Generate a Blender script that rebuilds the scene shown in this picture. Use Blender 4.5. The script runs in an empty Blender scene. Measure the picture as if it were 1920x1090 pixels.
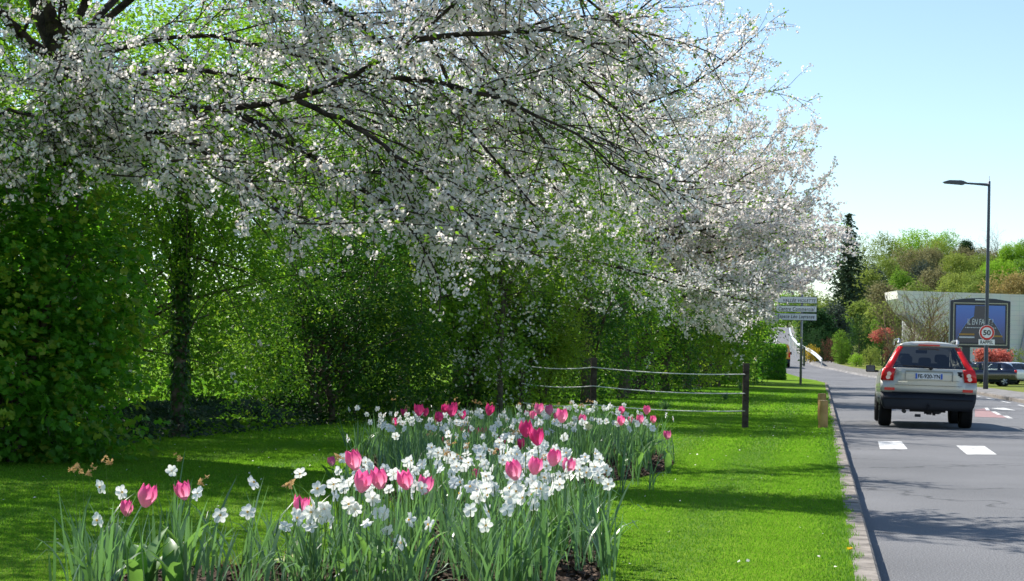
import bpy, bmesh, math, random
import numpy as np
from mathutils import Vector

R = math.radians
sc = bpy.context.scene
COL = sc.collection

# ------------------------------------------------------------------ camera, sky, sun, exposure
F = 3250.0            # focal length in photo pixels (photo 1920 wide)
EYE = 1.23
HX, HY = 960.0, 675.0  # principal point: horizon height in photo pixels
ROLL = R(1.0)
CAM_SHIFT = (HY - 545.0) / 1920.0
cam = bpy.data.cameras.new('camera')
cam.sensor_width = 36.0
cam.lens = F / 1920.0 * 36.0
cam.shift_y = CAM_SHIFT
cam.clip_start = 0.1
cam.clip_end = 3000.0
cam_o = bpy.data.objects.new('camera', cam)
cam_o.location = (0, 0, EYE)
cam_o.rotation_euler = (R(90), -ROLL, 0)
COL.objects.link(cam_o)
sc.camera = cam_o
cam.dof.use_dof = True
cam.dof.focus_distance = 14.0
cam.dof.aperture_fstop = 13.0

SUN_ELEV = R(49)
SUN_AZ = R(-50)       # degrees clockwise from the view axis (+Y); negative = to the left
world = bpy.data.worlds.new('World')
sc.world = world
world.use_nodes = True
wn = world.node_tree
bg = wn.nodes['Background']
sky = wn.nodes.new('ShaderNodeTexSky')
sky.sky_type = 'NISHITA'
sky.sun_disc = False
sky.sun_elevation = SUN_ELEV
sky.sun_rotation = SUN_AZ
sky.altitude = 50
sky.air_density = 1.0
sky.dust_density = 0.05
sky.ozone_density = 2.0
wn.links.new(sky.outputs[0], bg.inputs[0])
bg.inputs[1].default_value = 0.114

sun = bpy.data.lights.new('sun', 'SUN')
sun.energy = 5.0
sun.angle = R(0.5)
sun.color = (1.0, 0.955, 0.88)
sun_o = bpy.data.objects.new('sun', sun)
sun_dir = Vector((math.sin(SUN_AZ) * math.cos(SUN_ELEV), math.cos(SUN_AZ) * math.cos(SUN_ELEV), math.sin(SUN_ELEV)))
sun_o.rotation_euler = sun_dir.to_track_quat('Z', 'Y').to_euler()
sun_o.location = (-20, 30, 40)
COL.objects.link(sun_o)

sc.view_settings.view_transform = 'Standard'
sc.view_settings.look = 'None'
sc.view_settings.exposure = 0.74
sc.view_settings.gamma = 1.0
sc.render.engine = 'CYCLES'
sc.cycles.max_bounces = 8
sc.cycles.diffuse_bounces = 4
sc.cycles.transmission_bounces = 6
sc.cycles.transparent_max_bounces = 8
sc.cycles.caustics_reflective = False
sc.cycles.caustics_refractive = False
sc.cycles.sample_clamp_indirect = 6.0
try:
    sc.cycles.use_denoising = True
except Exception:
    pass

# ------------------------------------------------------------------ pixel <-> world helpers (measuring the photo)
cT, sT = math.cos(ROLL), math.sin(ROLL)
def level(px, py):
    u, v = px - HX, HY - py
    return u * cT - v * sT, u * sT + v * cT
def P(px, py, D):
    u, v = level(px, py)
    return np.array([u / F * D, D, EYE + v / F * D])
def G(px, py, z=0.12):
    u, v = level(px, py)
    D = F * (EYE - z) / (-v)
    return np.array([u / F * D, D, z])

# ------------------------------------------------------------------ mesh helpers
class MB:
    def __init__(s):
        s.V = []; s.F = []; s.n = 0
    def add(s, V, Fc, mi=0):
        V = np.asarray(V, dtype=np.float64).reshape(-1, 3)
        Fc = np.asarray(Fc, dtype=np.int64)
        if Fc.ndim == 1:
            Fc = Fc.reshape(1, -1)
        s.V.append(V); s.F.append((Fc + s.n, mi)); s.n += len(V)
        return s
    def box(s, c, size, rz=0.0, mi=0):
        x, y, z = size[0] / 2, size[1] / 2, size[2] / 2
        v = np.array([[-x, -y, -z], [x, -y, -z], [x, y, -z], [-x, y, -z], [-x, -y, z], [x, -y, z], [x, y, z], [-x, y, z]])
        if rz:
            c_, s_ = math.cos(rz), math.sin(rz)
            v = v @ np.array([[c_, s_, 0], [-s_, c_, 0], [0, 0, 1]])
        return s.add(v + np.asarray(c), [[0, 3, 2, 1], [4, 5, 6, 7], [0, 1, 5, 4], [1, 2, 6, 5], [2, 3, 7, 6], [3, 0, 4, 7]], mi)
    def tube(s, pts, rad, n=6, mi=0, caps=True):
        pts = np.asarray(pts, float); m = len(pts)
        rad = np.broadcast_to(np.asarray(rad, float), (m,))
        t = np.gradient(pts, axis=0)
        t /= np.linalg.norm(t, axis=1)[:, None] + 1e-9
        ref = np.array([0., 0., 1.]) if abs(t[:, 2]).mean() < 0.8 else np.array([1., 0., 0.])
        a = np.cross(t, ref); a /= np.linalg.norm(a, axis=1)[:, None] + 1e-9
        b = np.cross(t, a)
        ang = np.arange(n) * 2 * math.pi / n
        ring = pts[:, None] + rad[:, None, None] * (np.cos(ang)[None, :, None] * a[:, None] + np.sin(ang)[None, :, None] * b[:, None])
        V = ring.reshape(-1, 3)
        i = np.arange(m - 1)[:, None] * n; j = np.arange(n)[None]; k = (j + 1) % n
        q = np.stack([i + j, i + k, i + n + k, i + n + j], -1).reshape(-1, 4)
        base = s.n
        s.add(V, q, mi)
        if caps:
            s.F.append((np.arange(n)[None] + base, mi))
            s.F.append((np.arange(n)[None, ::-1] + base + (m - 1) * n, mi))
        return s
    def lathe(s, prof, n=16, c=(0, 0, 0), mi=0, axis='z', caps=True):
        prof = np.asarray(prof, float); m = len(prof)
        ang = np.arange(n) * 2 * math.pi / n
        V = np.stack([prof[:, 0][:, None] * np.cos(ang), prof[:, 0][:, None] * np.sin(ang), np.repeat(prof[:, 1][:, None], n, 1)], -1).reshape(-1, 3)
        if axis == 'x':
            V = V[:, [2, 0, 1]]
        elif axis == 'y':
            V = V[:, [1, 2, 0]]
        i = np.arange(m - 1)[:, None] * n; j = np.arange(n)[None]; k = (j + 1) % n
        q = np.stack([i + j, i + k, i + n + k, i + n + j], -1).reshape(-1, 4)
        base = s.n
        s.add(V + np.asarray(c), q, mi)
        if caps:
            s.F.append((np.arange(n)[None, ::-1] + base, mi))
            s.F.append((np.arange(n)[None] + base + (m - 1) * n, mi))
        return s
    def prism(s, poly, y0, y1, mi=0):
        """polygon of (x, z) extruded from y0 to y1"""
        n = len(poly); p = np.asarray(poly, float)
        a = np.stack([p[:, 0], np.full(n, y0), p[:, 1]], -1); b = np.stack([p[:, 0], np.full(n, y1), p[:, 1]], -1)
        base = s.n
        q = [[i, (i + 1) % n, n + (i + 1) % n, n + i] for i in range(n)]
        s.add(np.vstack([a, b]), q, mi)
        s.F.append((np.arange(n)[None, ::-1] + base, mi))
        s.F.append((np.arange(n)[None] + base + n, mi))
        return s
    def mesh(s, name, mats, smooth=False):
        me = bpy.data.meshes.new(name)
        V = np.vstack(s.V)
        me.vertices.add(len(V)); me.vertices.foreach_set('co', V.astype(np.float32).ravel())
        loops = np.concatenate([f.ravel() for f, _ in s.F]).astype(np.int32)
        tot = np.concatenate([np.full(len(f), f.shape[1]) for f, _ in s.F]).astype(np.int32)
        mi = np.concatenate([np.full(len(f), m) for f, m in s.F]).astype(np.int32)
        start = np.concatenate([[0], np.cumsum(tot)[:-1]]).astype(np.int32)
        me.loops.add(len(loops)); me.loops.foreach_set('vertex_index', loops)
        me.polygons.add(len(tot)); me.polygons.foreach_set('loop_start', start)
        me.polygons.foreach_set('material_index', mi)
        me.polygons.foreach_set('use_smooth', np.full(len(tot), bool(smooth)))
        for m in (mats if isinstance(mats, (list, tuple)) else [mats]):
            me.materials.append(m)
        me.update(calc_edges=True); me.validate()
        return me
    def build(s, name, mats, parent=None, smooth=False, loc=None, rz=0.0):
        return link(name, s.mesh(name, mats, smooth), parent, loc, rz)

def link(name, me, parent=None, loc=None, rz=0.0):
    o = bpy.data.objects.new(name, me)
    COL.objects.link(o)
    if parent is not None:
        o.parent = parent
    if loc is not None:
        o.location = [float(q) for q in loc]
    if rz:
        o.rotation_euler = (0, 0, rz)
    return o
def tag(o, label=None, cat=None, group=None, kind=None):
    if label: o['label'] = label
    if cat: o['category'] = cat
    if group: o['group'] = group
    if kind: o['kind'] = kind
    return o
def thing(name, label, cat, loc=(0, 0, 0), rz=0.0, group=None):
    o = bpy.data.objects.new(name, None)
    o.empty_display_size = 0.2
    COL.objects.link(o)
    o.location = [float(q) for q in loc]; o.rotation_euler = (0, 0, rz)
    return tag(o, label, cat, group)
def bevel(o, w=0.01, seg=2):
    m = o.modifiers.new('bevel', 'BEVEL'); m.width = w; m.segments = seg; m.limit_method = 'ANGLE'
    return o
def text_mesh(s, size, m, shear=0.0, ext=0.001, align='CENTER', spacing=1.0, bold=0.0):
    cu = bpy.data.curves.new('lettering', 'FONT')
    cu.body = s; cu.size = size; cu.shear = shear; cu.extrude = ext; cu.align_x = align; cu.align_y = 'CENTER'
    cu.space_character = spacing; cu.offset = bold
    o = bpy.data.objects.new('lettering', cu)
    me = bpy.data.meshes.new_from_object(o)
    bpy.data.objects.remove(o)
    me.materials.clear(); me.materials.append(m)
    # stand the text up: x right, z up, facing -y
    n = len(me.vertices); co = np.empty(n * 3, np.float32); me.vertices.foreach_get('co', co); co = co.reshape(-1, 3)
    co = np.stack([co[:, 0], -co[:, 2], co[:, 1]], -1)
    me.vertices.foreach_set('co', co.astype(np.float32).ravel()); me.update()
    return me, co
def text_fit(name, s, w, h, m, parent, loc, shear=0.0, bold=0.0, spacing=1.0):
    me, co = text_mesh(s, 1.0, m, shear, 0.002, bold=bold, spacing=spacing)
    mn, mx = co.min(0), co.max(0)
    sx = w / (mx[0] - mn[0]); sz = h / (mx[2] - mn[2])
    co = co - (mn + mx) / 2
    co[:, 0] *= sx; co[:, 2] *= sz; co[:, 1] = np.where(co[:, 1] > 0, 0.0015, -0.0015)
    me.vertices.foreach_set('co', co.astype(np.float32).ravel()); me.update()
    return link(name, me, parent, loc)

# ------------------------------------------------------------------ random frames / scattering
def unit(v):
    return v / (np.linalg.norm(v, axis=-1, keepdims=True) + 1e-9)
def frames(nrm, rng, along=None):
    n = unit(nrm)
    r = rng.normal(size=n.shape) if along is None else along
    t = unit(r - (r * n).sum(-1, keepdims=True) * n)
    b = np.cross(n, t)
    return np.stack([b, t, n], -1)       # columns: x = b, y = t, z = n
def scatter(TV, TF, pos, Rm, scale):
    TV = np.asarray(TV, float); TF = np.asarray(TF)
    n, k = len(pos), len(TV)
    scale = np.broadcast_to(np.asarray(scale, float), (n,))
    V = pos[:, None] + scale[:, None, None] * np.einsum('nij,kj->nki', Rm, TV)
    Fc = TF[None] + (np.arange(n) * k)[:, None, None]
    return V.reshape(-1, 3), Fc.reshape(-1, TF.shape[1])

LEAF_V = [[0, 0, 0], [-.28, .5, .07], [0, 1, -.05], [.28, .5, .07]]
LEAF_F = [[0, 3, 2], [0, 2, 1]]
LOBE_V = [[0, 0, 0], [-.42, .25, .03], [-.2, .45, 0.02], [-.48, .7, .05], [0, 1, -.06], [.48, .7, .05], [.2, .45, .02], [.42, .25, .03]]
LOBE_F = [[0, 2, 1], [0, 4, 2], [2, 4, 3], [0, 7, 6], [0, 6, 4], [6, 5, 4]]
a5 = np.arange(5) * 2 * math.pi / 5
FLOWER_V = np.vstack([[[0, 0, 0]], np.stack([np.cos(a5), np.sin(a5), np.full(5, .38)], -1)])
FLOWER_F = [[0, i + 1, (i + 1) % 5 + 1] for i in range(5)]
QUAD_V = [[-.5, -.5, .1], [.5, -.5, -.1], [.5, .5, .1], [-.5, .5, -.1]]
QUAD_F = [[0, 1, 2], [0, 2, 3]]

# ------------------------------------------------------------------ materials
def nodes_of(name):
    m = bpy.data.materials.new(name); m.use_nodes = True
    nt = m.node_tree
    return m, nt, nt.nodes['Principled BSDF'], nt.nodes['Material Output']
def rgba(c):
    return (c[0], c[1], c[2], 1.0)
def pmat(name, col, rough=0.6, spec=0.3, metal=0.0, var=0.0, scale=5.0, bump=0.0, bscale=40.0, coat=0.0, col2=None, dist=0.01):
    m, nt, b, out = nodes_of(name)
    b.inputs['Base Color'].default_value = rgba(col)
    b.inputs['Roughness'].default_value = rough
    b.inputs['Specular IOR Level'].default_value = spec
    b.inputs['Metallic'].default_value = metal
    b.inputs['Coat Weight'].default_value = coat
    tc = nt.nodes.new('ShaderNodeTexCoord')
    if var > 0 or col2 is not None:
        ns = nt.nodes.new('ShaderNodeTexNoise'); ns.inputs['Scale'].default_value = scale; ns.inputs['Detail'].default_value = 6
        nt.links.new(tc.outputs['Object'], ns.inputs['Vector'])
        rp = nt.nodes.new('ShaderNodeValToRGB')
        c2 = col2 if col2 is not None else [min(1, q * (1 + var)) for q in col]
        c1 = col if col2 is not None else [q * (1 - var) for q in col]
        rp.color_ramp.elements[0].position = 0.35; rp.color_ramp.elements[1].position = 0.65
        rp.color_ramp.elements[0].color = rgba(c1); rp.color_ramp.elements[1].color = rgba(c2)
        nt.links.new(ns.outputs['Fac'], rp.inputs['Fac']); nt.links.new(rp.outputs['Color'], b.inputs['Base Color'])
    if bump > 0:
        n2 = nt.nodes.new('ShaderNodeTexNoise'); n2.inputs['Scale'].default_value = bscale; n2.inputs['Detail'].default_value = 8
        nt.links.new(tc.outputs['Object'], n2.inputs['Vector'])
        bp = nt.nodes.new('ShaderNodeBump'); bp.inputs['Strength'].default_value = bump; bp.inputs['Distance'].default_value = dist
        nt.links.new(n2.outputs['Fac'], bp.inputs['Height']); nt.links.new(bp.outputs['Normal'], b.inputs['Normal'])
    return m
def leafmat(name, c1, c2, tcol, trans=0.45, rough=0.45, spec=0.35, c3=None):
    """thin plant matter: random tone per leaf, light passes through"""
    m, nt, b, out = nodes_of(name)
    geo = nt.nodes.new('ShaderNodeNewGeometry')
    rp = nt.nodes.new('ShaderNodeValToRGB')
    rp.color_ramp.elements[0].color = rgba(c1); rp.color_ramp.elements[1].color = rgba(c2)
    if c3 is not None:
        e = rp.color_ramp.elements.new(0.88); e.color = rgba(c2); rp.color_ramp.elements[-1].color = rgba(c3)
    nt.links.new(geo.outputs['Random Per Island'], rp.inputs['Fac'])
    nt.links.new(rp.outputs['Color'], b.inputs['Base Color'])
    b.inputs['Roughness'].default_value = rough; b.inputs['Specular IOR Level'].default_value = spec
    tr = nt.nodes.new('ShaderNodeBsdfTranslucent')
    mx = nt.nodes.new('ShaderNodeMix'); mx.data_type = 'RGBA'; mx.blend_type = 'MIX'
    mx.inputs[0].default_value = 0.6
    nt.links.new(rp.outputs['Color'], mx.inputs[6]); mx.inputs[7].default_value = rgba(tcol)
    nt.links.new(mx.outputs[2], tr.inputs['Color'])
    ms = nt.nodes.new('ShaderNodeMixShader'); ms.inputs[0].default_value = trans
    nt.links.new(b.outputs[0], ms.inputs[1]); nt.links.new(tr.outputs[0], ms.inputs[2])
    nt.links.new(ms.outputs[0], out.inputs['Surface'])
    return m
def petalmat(name, c_base, c_tip, z0, z1, trans=0.5, var=0.12):
    """petal with its own colour running from base to tip (object Z)"""
    m, nt, b, out = nodes_of(name)
    tc = nt.nodes.new('ShaderNodeTexCoord'); sx = nt.nodes.new('ShaderNodeSeparateXYZ')
    nt.links.new(tc.outputs['Object'], sx.inputs[0])
    mr = nt.nodes.new('ShaderNodeMapRange'); mr.inputs[1].default_value = z0; mr.inputs[2].default_value = z1
    nt.links.new(sx.outputs['Z'], mr.inputs[0])
    rp = nt.nodes.new('ShaderNodeValToRGB'); rp.color_ramp.elements[0].color = rgba(c_base); rp.color_ramp.elements[1].color = rgba(c_tip)
    nt.links.new(mr.outputs[0], rp.inputs['Fac'])
    oi = nt.nodes.new('ShaderNodeObjectInfo'); hs = nt.nodes.new('ShaderNodeHueSaturation')
    m2 = nt.nodes.new('ShaderNodeMapRange'); m2.inputs[3].default_value = 1 - var; m2.inputs[4].default_value = 1 + var
    nt.links.new(oi.outputs['Random'], m2.inputs[0]); nt.links.new(m2.outputs[0], hs.inputs['Value']); nt.links.new(rp.outputs['Color'], hs.inputs['Color'])
    nt.links.new(hs.outputs[0], b.inputs['Base Color']); b.inputs['Roughness'].default_value = 0.45; b.inputs['Specular IOR Level'].default_value = 0.25
    tr = nt.nodes.new('ShaderNodeBsdfTranslucent'); nt.links.new(hs.outputs[0], tr.inputs['Color'])
    ms = nt.nodes.new('ShaderNodeMixShader'); ms.inputs[0].default_value = trans
    nt.links.new(b.outputs[0], ms.inputs[1]); nt.links.new(tr.outputs[0], ms.inputs[2]); nt.links.new(ms.outputs[0], out.inputs['Surface'])
    return m
def glassmat(name, tint=(.35, .4, .4), refl=0.12):
    m, nt, b, out = nodes_of(name)
    nt.nodes.remove(b)
    t = nt.nodes.new('ShaderNodeBsdfTransparent'); t.inputs['Color'].default_value = rgba(tint)
    g = nt.nodes.new('ShaderNodeBsdfGlossy'); g.inputs['Roughness'].default_value = 0.03; g.inputs['Color'].default_value = (1, 1, 1, 1)
    lw = nt.nodes.new('ShaderNodeLayerWeight'); lw.inputs['Blend'].default_value = 0.25
    ad = nt.nodes.new('ShaderNodeMath'); ad.operation = 'ADD'; ad.inputs[1].default_value = refl; ad.use_clamp = True
    nt.links.new(lw.outputs['Fresnel'], ad.inputs[0])
    ms = nt.nodes.new('ShaderNodeMixShader'); nt.links.new(ad.outputs[0], ms.inputs[0])
    nt.links.new(t.outputs[0], ms.inputs[1]); nt.links.new(g.outputs[0], ms.inputs[2]); nt.links.new(ms.outputs[0], out.inputs['Surface'])
    return m

M = {}
M['bark'] = pmat('bark', (.045, .036, .03), .9, .1, var=.5, scale=9, bump=.9, bscale=30, dist=.03)
M['twig'] = pmat('twig', (.06, .045, .036), .85, .15)
M['bark_grey'] = pmat('bark_grey', (.12, .10, .08), .95, .05, var=.4, scale=6, bump=.8, bscale=25, dist=.03)
M['blossom'] = leafmat('blossom', (.84, .79, .78), (.92, .88, .87), (.95, .89, .84), .5, .7, .1, (.74, .58, .50))
M['blossom_far'] = leafmat('blossom_far', (.70, .64, .62), (.86, .81, .79), (.86, .79, .75), .45, .7, .1, (.42, .27, .19))  # darker tones and brown flecks put the crown's shadow gaps into the petal colour
M['young_leaf'] = leafmat('young_leaf', (.09, .20, .015), (.17, .32, .03), (.32, .55, .03), .5, .4, .4)
M['maple_leaf'] = leafmat('maple_leaf', (.055, .18, .016), (.11, .30, .026), (.20, .54, .02), .55, .4, .35, (.30, .36, .03))
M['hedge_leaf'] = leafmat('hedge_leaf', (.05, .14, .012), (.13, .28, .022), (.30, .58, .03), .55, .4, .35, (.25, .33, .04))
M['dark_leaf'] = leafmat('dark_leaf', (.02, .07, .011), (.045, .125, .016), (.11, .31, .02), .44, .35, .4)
M['lime_leaf'] = leafmat('lime_leaf', (.13, .22, .015), (.22, .34, .03), (.40, .58, .04), .5, .45, .3)
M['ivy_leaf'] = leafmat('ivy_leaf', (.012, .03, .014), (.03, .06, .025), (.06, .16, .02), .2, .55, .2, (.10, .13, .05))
M['grass_blade'] = leafmat('grass_blade', (.085, .22, .012), (.135, .29, .018), (.23, .49, .025), .5, .55, .15, (.28, .36, .06))
M['daff_leaf'] = leafmat('daff_leaf', (.04, .10, .045), (.15, .25, .13), (.20, .44, .08), .38, .32, .6)
M['tulip_leaf'] = leafmat('tulip_leaf', (.10, .22, .06), (.16, .30, .09), (.25, .50, .06), .4, .4, .4)
M['stem'] = leafmat('stem', (.12, .24, .04), (.16, .28, .06), (.25, .45, .05), .2, .5, .3)
M['daff_white'] = leafmat('daff_white', (.82, .82, .80), (.90, .90, .88), (.90, .90, .86), .4, .5, .2)
M['daff_cup'] = leafmat('daff_cup', (.75, .42, .03), (.80, .50, .05), (.8, .5, .05), .3, .5, .2)
M['withered'] = leafmat('withered', (.42, .27, .13), (.66, .42, .18), (.60, .40, .18), .35, .7, .1, (.75, .60, .4))
M['cream'] = leafmat('cream', (.80, .72, .36), (.85, .78, .45), (.85, .75, .4), .4, .6, .2)
M['yellow'] = leafmat('yellow', (.80, .58, .02), (.85, .66, .04), (.85, .62, .03), .4, .5, .2)
M['tulip_pink'] = petalmat('tulip_pink', (.88, .52, .64), (.86, .125, .36), 0.0, .065, .5)
M['tulip_deep'] = petalmat('tulip_deep', (.78, .14, .36), (.74, .05, .24), 0.0, .05, .5)
M['dry'] = leafmat('dry', (.22, .10, .05), (.34, .16, .08), (.3, .16, .08), .3, .7, .1)
M['pale_leaf'] = leafmat('pale_leaf', (.60, .66, .42), (.70, .74, .52), (.6, .7, .3), .4, .5, .2)

def soilmat():
    m, nt, b, out = nodes_of('soil')
    tc = nt.nodes.new('ShaderNodeTexCoord')
    v = nt.nodes.new('ShaderNodeTexVoronoi'); v.inputs['Scale'].default_value = 60
    n = nt.nodes.new('ShaderNodeTexNoise'); n.inputs['Scale'].default_value = 14; n.inputs['Detail'].default_value = 9
    for q in (v, n): nt.links.new(tc.outputs['Object'], q.inputs['Vector'])
    rp = nt.nodes.new('ShaderNodeValToRGB'); rp.color_ramp.elements[0].color = (.025, .017, .012, 1); rp.color_ramp.elements[1].color = (.13, .095, .07, 1)
    nt.links.new(n.outputs['Fac'], rp.inputs['Fac']); nt.links.new(rp.outputs['Color'], b.inputs['Base Color'])
    bp = nt.nodes.new('ShaderNodeBump'); bp.inputs['Strength'].default_value = 1; bp.inputs['Distance'].default_value = .03
    nt.links.new(v.outputs['Distance'], bp.inputs['Height']); nt.links.new(bp.outputs['Normal'], b.inputs['Normal'])
    b.inputs['Roughness'].default_value = .95; b.inputs['Specular IOR Level'].default_value = .1
    return m
M['soil'] = soilmat()
M['mulch'] = leafmat('mulch', (.03, .02, .014), (.16, .11, .08), (.05, .03, .02), .02, .9, .1)

def asphaltmat():
    m, nt, b, out = nodes_of('asphalt')
    tc = nt.nodes.new('ShaderNodeTexCoord')
    n1 = nt.nodes.new('ShaderNodeTexNoise'); n1.inputs['Scale'].default_value = .35; n1.inputs['Detail'].default_value = 5
    n2 = nt.nodes.new('ShaderNodeTexNoise'); n2.inputs['Scale'].default_value = 90; n2.inputs['Detail'].default_value = 3
    v = nt.nodes.new('ShaderNodeTexVoronoi'); v.inputs['Scale'].default_value = 70
    for q in (n1, n2, v): nt.links.new(tc.outputs['Object'], q.inputs['Vector'])
    r1 = nt.nodes.new('ShaderNodeValToRGB'); r1.color_ramp.elements[0].color = (.122, .122, .124, 1); r1.color_ramp.elements[1].color = (.178, .177, .180, 1)
    r1.color_ramp.elements[0].position = .3; r1.color_ramp.elements[1].position = .7
    nt.links.new(n1.outputs['Fac'], r1.inputs['Fac'])
    r2 = nt.nodes.new('ShaderNodeValToRGB'); r2.color_ramp.elements[0].color = (.42, .42, .42, 1); r2.color_ramp.elements[1].color = (1.6, 1.6, 1.6, 1)
    r2.color_ramp.elements[0].position = .3; r2.color_ramp.elements[1].position = .72
    nt.links.new(n2.outputs['Fac'], r2.inputs['Fac'])
    mx = nt.nodes.new('ShaderNodeMix'); mx.data_type = 'RGBA'; mx.blend_type = 'MULTIPLY'; mx.inputs[0].default_value = 1
    nt.links.new(r1.outputs['Color'], mx.inputs[6]); nt.links.new(r2.outputs['Color'], mx.inputs[7])
    # hairline cracks
    nd = nt.nodes.new('ShaderNodeTexNoise'); nd.inputs['Scale'].default_value = 1.3; nd.inputs['Detail'].default_value = 4; nt.links.new(tc.outputs['Object'], nd.inputs['Vector'])
    av = nt.nodes.new('ShaderNodeMix'); av.data_type = 'RGBA'; av.inputs[0].default_value = .55; nt.links.new(tc.outputs['Object'], av.inputs[6]); nt.links.new(nd.outputs['Color'], av.inputs[7])
    vc = nt.nodes.new('ShaderNodeTexVoronoi'); vc.feature = 'DISTANCE_TO_EDGE'; vc.inputs['Scale'].default_value = .45; nt.links.new(av.outputs[2], vc.inputs['Vector'])
    cr = nt.nodes.new('ShaderNodeMapRange'); cr.inputs[1].default_value = .002; cr.inputs[2].default_value = .007; cr.inputs[3].default_value = .55; cr.inputs[4].default_value = 1; nt.links.new(vc.outputs['Distance'], cr.inputs[0])
    m3 = nt.nodes.new('ShaderNodeMix'); m3.data_type = 'RGBA'; m3.blend_type = 'MULTIPLY'; m3.inputs[0].default_value = 1
    nt.links.new(mx.outputs[2], m3.inputs[6]); nt.links.new(cr.outputs[0], m3.inputs[7]); nt.links.new(m3.outputs[2], b.inputs['Base Color'])
    bp = nt.nodes.new('ShaderNodeBump'); bp.inputs['Strength'].default_value = .5; bp.inputs['Distance'].default_value = .006
    nt.links.new(v.outputs['Distance'], bp.inputs['Height']); nt.links.new(bp.outputs['Normal'], b.inputs['Normal'])
    b.inputs['Roughness'].default_value = .8; b.inputs['Specular IOR Level'].default_value = .25
    return m
M['asphalt'] = asphaltmat()
M['pavement'] = pmat('pavement', (.20, .19, .18), .9, .2, var=.25, scale=2, bump=.4, bscale=60)
M['kerb'] = pmat('kerb', (.22, .195, .17), .9, .15, var=.35, scale=7, bump=.6, bscale=60)
M['road_paint'] = pmat('road_paint', (.30, .30, .29), .7, .2, scale=9, col2=(.76, .75, .72))
M['road_red'] = pmat('road_red', (.30, .19, .185), .85, .2, var=.2, scale=6)
def lawnmat(name, a, b_, scale=3.0):
    m = pmat(name, a, .95, .05, scale=scale, col2=b_, bump=.8, bscale=35, dist=.03)
    return m
M['lawn'] = lawnmat('lawn', (.09, .17, .01), (.15, .25, .018))
M['verge'] = lawnmat('verge', (.12, .17, .02), (.20, .20, .07), 1.2)
M['hillground'] = lawnmat('hillground', (.05, .09, .02), (.09, .12, .04), .2)
M['gravel'] = pmat('gravel', (.19, .18, .165), .95, .1, var=.3, scale=8, bump=.6, bscale=60)

# ------------------------------------------------------------------ terrain
HYs = np.array([-20, 100, 112, 120, 129, 138, 145, 152, 180, 250, 420, 520, 560, 900.])
HZs = np.array([0, 0, .08, .15, .42, .85, 1.09, 1.3, 1.64, 2.7, 6.2, 12.4, 13.0, 8.])
LYs = np.array([-20, 106, 115, 120, 128, 136, 145, 160, 180, 250, 420, 520, 560, 900.])
LXs = np.array([-3.25, 19.3, 20.3, 20.4, 20.6, 20.7, 20.8, 22.5, 25.2, 36, 61, 76.5, 82, 130.])
RYs = np.array([-20, 61, 77, 95, 115, 126, 134, 142, 150, 180, 250, 420, 520, 560, 900.])
RXs = np.array([1.7, 18.1, 21.0, 24.2, 26.3, 26.8, 25.9, 25.4, 25.9, 30.4, 41.5, 67, 83.5, 89, 140.])
def hz(y): return np.interp(y, HYs, HZs)
def LX(y): return np.interp(y, LYs, LXs)
def RX(y): return np.interp(y, RYs, RXs)
def sstep(a, b, x):
    t = np.clip((x - a) / (b - a), 0, 1); return t * t * (3 - 2 * t)
def hill(x, y):
    return 17 * sstep(200, 420, y) * sstep(6, 45, x - RX(y)) + 6 * sstep(160, 400, y) * sstep(8, 40, LX(y) - x)
YS = np.concatenate([np.linspace(-10, 60, 71), np.linspace(61, 160, 100), np.linspace(164, 420, 65), np.linspace(430, 900, 30)])
def sheet(name, xa, xb, zf, mats, nx=2, ys=YS, mi=None):
    t = np.linspace(0, 1, nx)
    Y = np.repeat(ys[:, None], nx, 1)
    A, B = xa(ys)[:, None], xb(ys)[:, None]
    X = A + (B - A) * t[None]
    Z = zf(X, Y)
    V = np.stack([X, Y, Z], -1).reshape(-1, 3)
    i = np.arange(len(ys) - 1)[:, None] * nx; j = np.arange(nx - 1)[None]
    q = np.stack([i + j, i + j + 1, i + nx + j + 1, i + nx + j], -1).reshape(-1, 4)
    return tag(MB().add(V, q).build(name, mats, smooth=True), kind='structure')
def lawn_z(x, y): return hz(y) + .12 + hill(x, y) + 0.05 * sstep(1, -3, x - (y - 16) * .2)
sheet('lawn', lambda y: np.full_like(y, -90.), lambda y: LX(y) - .14, lawn_z, M['lawn'], 60)
sheet('road', LX, RX, lambda x, y: hz(y), M['asphalt'], 5)
sheet('pavement', lambda y: RX(y) - .01, lambda y: RX(y) + 2.4, lambda x, y: hz(y) - .01 + .13 * np.clip((x - RX(y) + .01) / .12, 0, 1), M['pavement'], 22)
sheet('verge', lambda y: RX(y) + 2.3, lambda y: RX(y) + 14, lambda x, y: hz(y) + .125 + hill(x, y), M['verge'], 6)
sheet('hillside', lambda y: RX(y) + 13.7, lambda y: RX(y) + 300, lambda x, y: hz(y) + .12 + hill(x, y), M['hillground'], 40)

def kerb(name, xf, side, ys):
    mb = MB()
    rng = np.random.default_rng(3)
    y = ys[0]
    while y < ys[1]:
        L = 1.0
        y0, y1 = y + .012, y + L - .012
        dz = rng.normal() * .006
        for (a, b) in ((y0, y1),):
            xa0, xa1 = xf(a), xf(b)
            w = .14 * side
            pts = []
            for (yy, xx) in ((a, xa0), (b, xa1)):
                zt = hz(yy) + .125 + dz
                pts += [[xx, yy, hz(yy) - .05], [xx, yy, zt - .015], [xx + w * .12, yy, zt], [xx + w, yy, zt], [xx + w, yy, hz(yy) - .05]]
            f = [[i, i + 1, i + 6, i + 5] for i in range(4)]
            base = mb.n
            mb.add(pts, f)
            mb.F.append((np.array([[0, 1, 2, 3, 4]]) + base, 0)); mb.F.append((np.array([[9, 8, 7, 6, 5]]) + base, 0))
        y += L
    return tag(mb.build(name, M['kerb']), kind='structure')
kerb('kerb', lambda y: LX(y), -1, (-2, 125))
kerb('kerb', lambda y: RX(y), 1, (40, 112))

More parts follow.
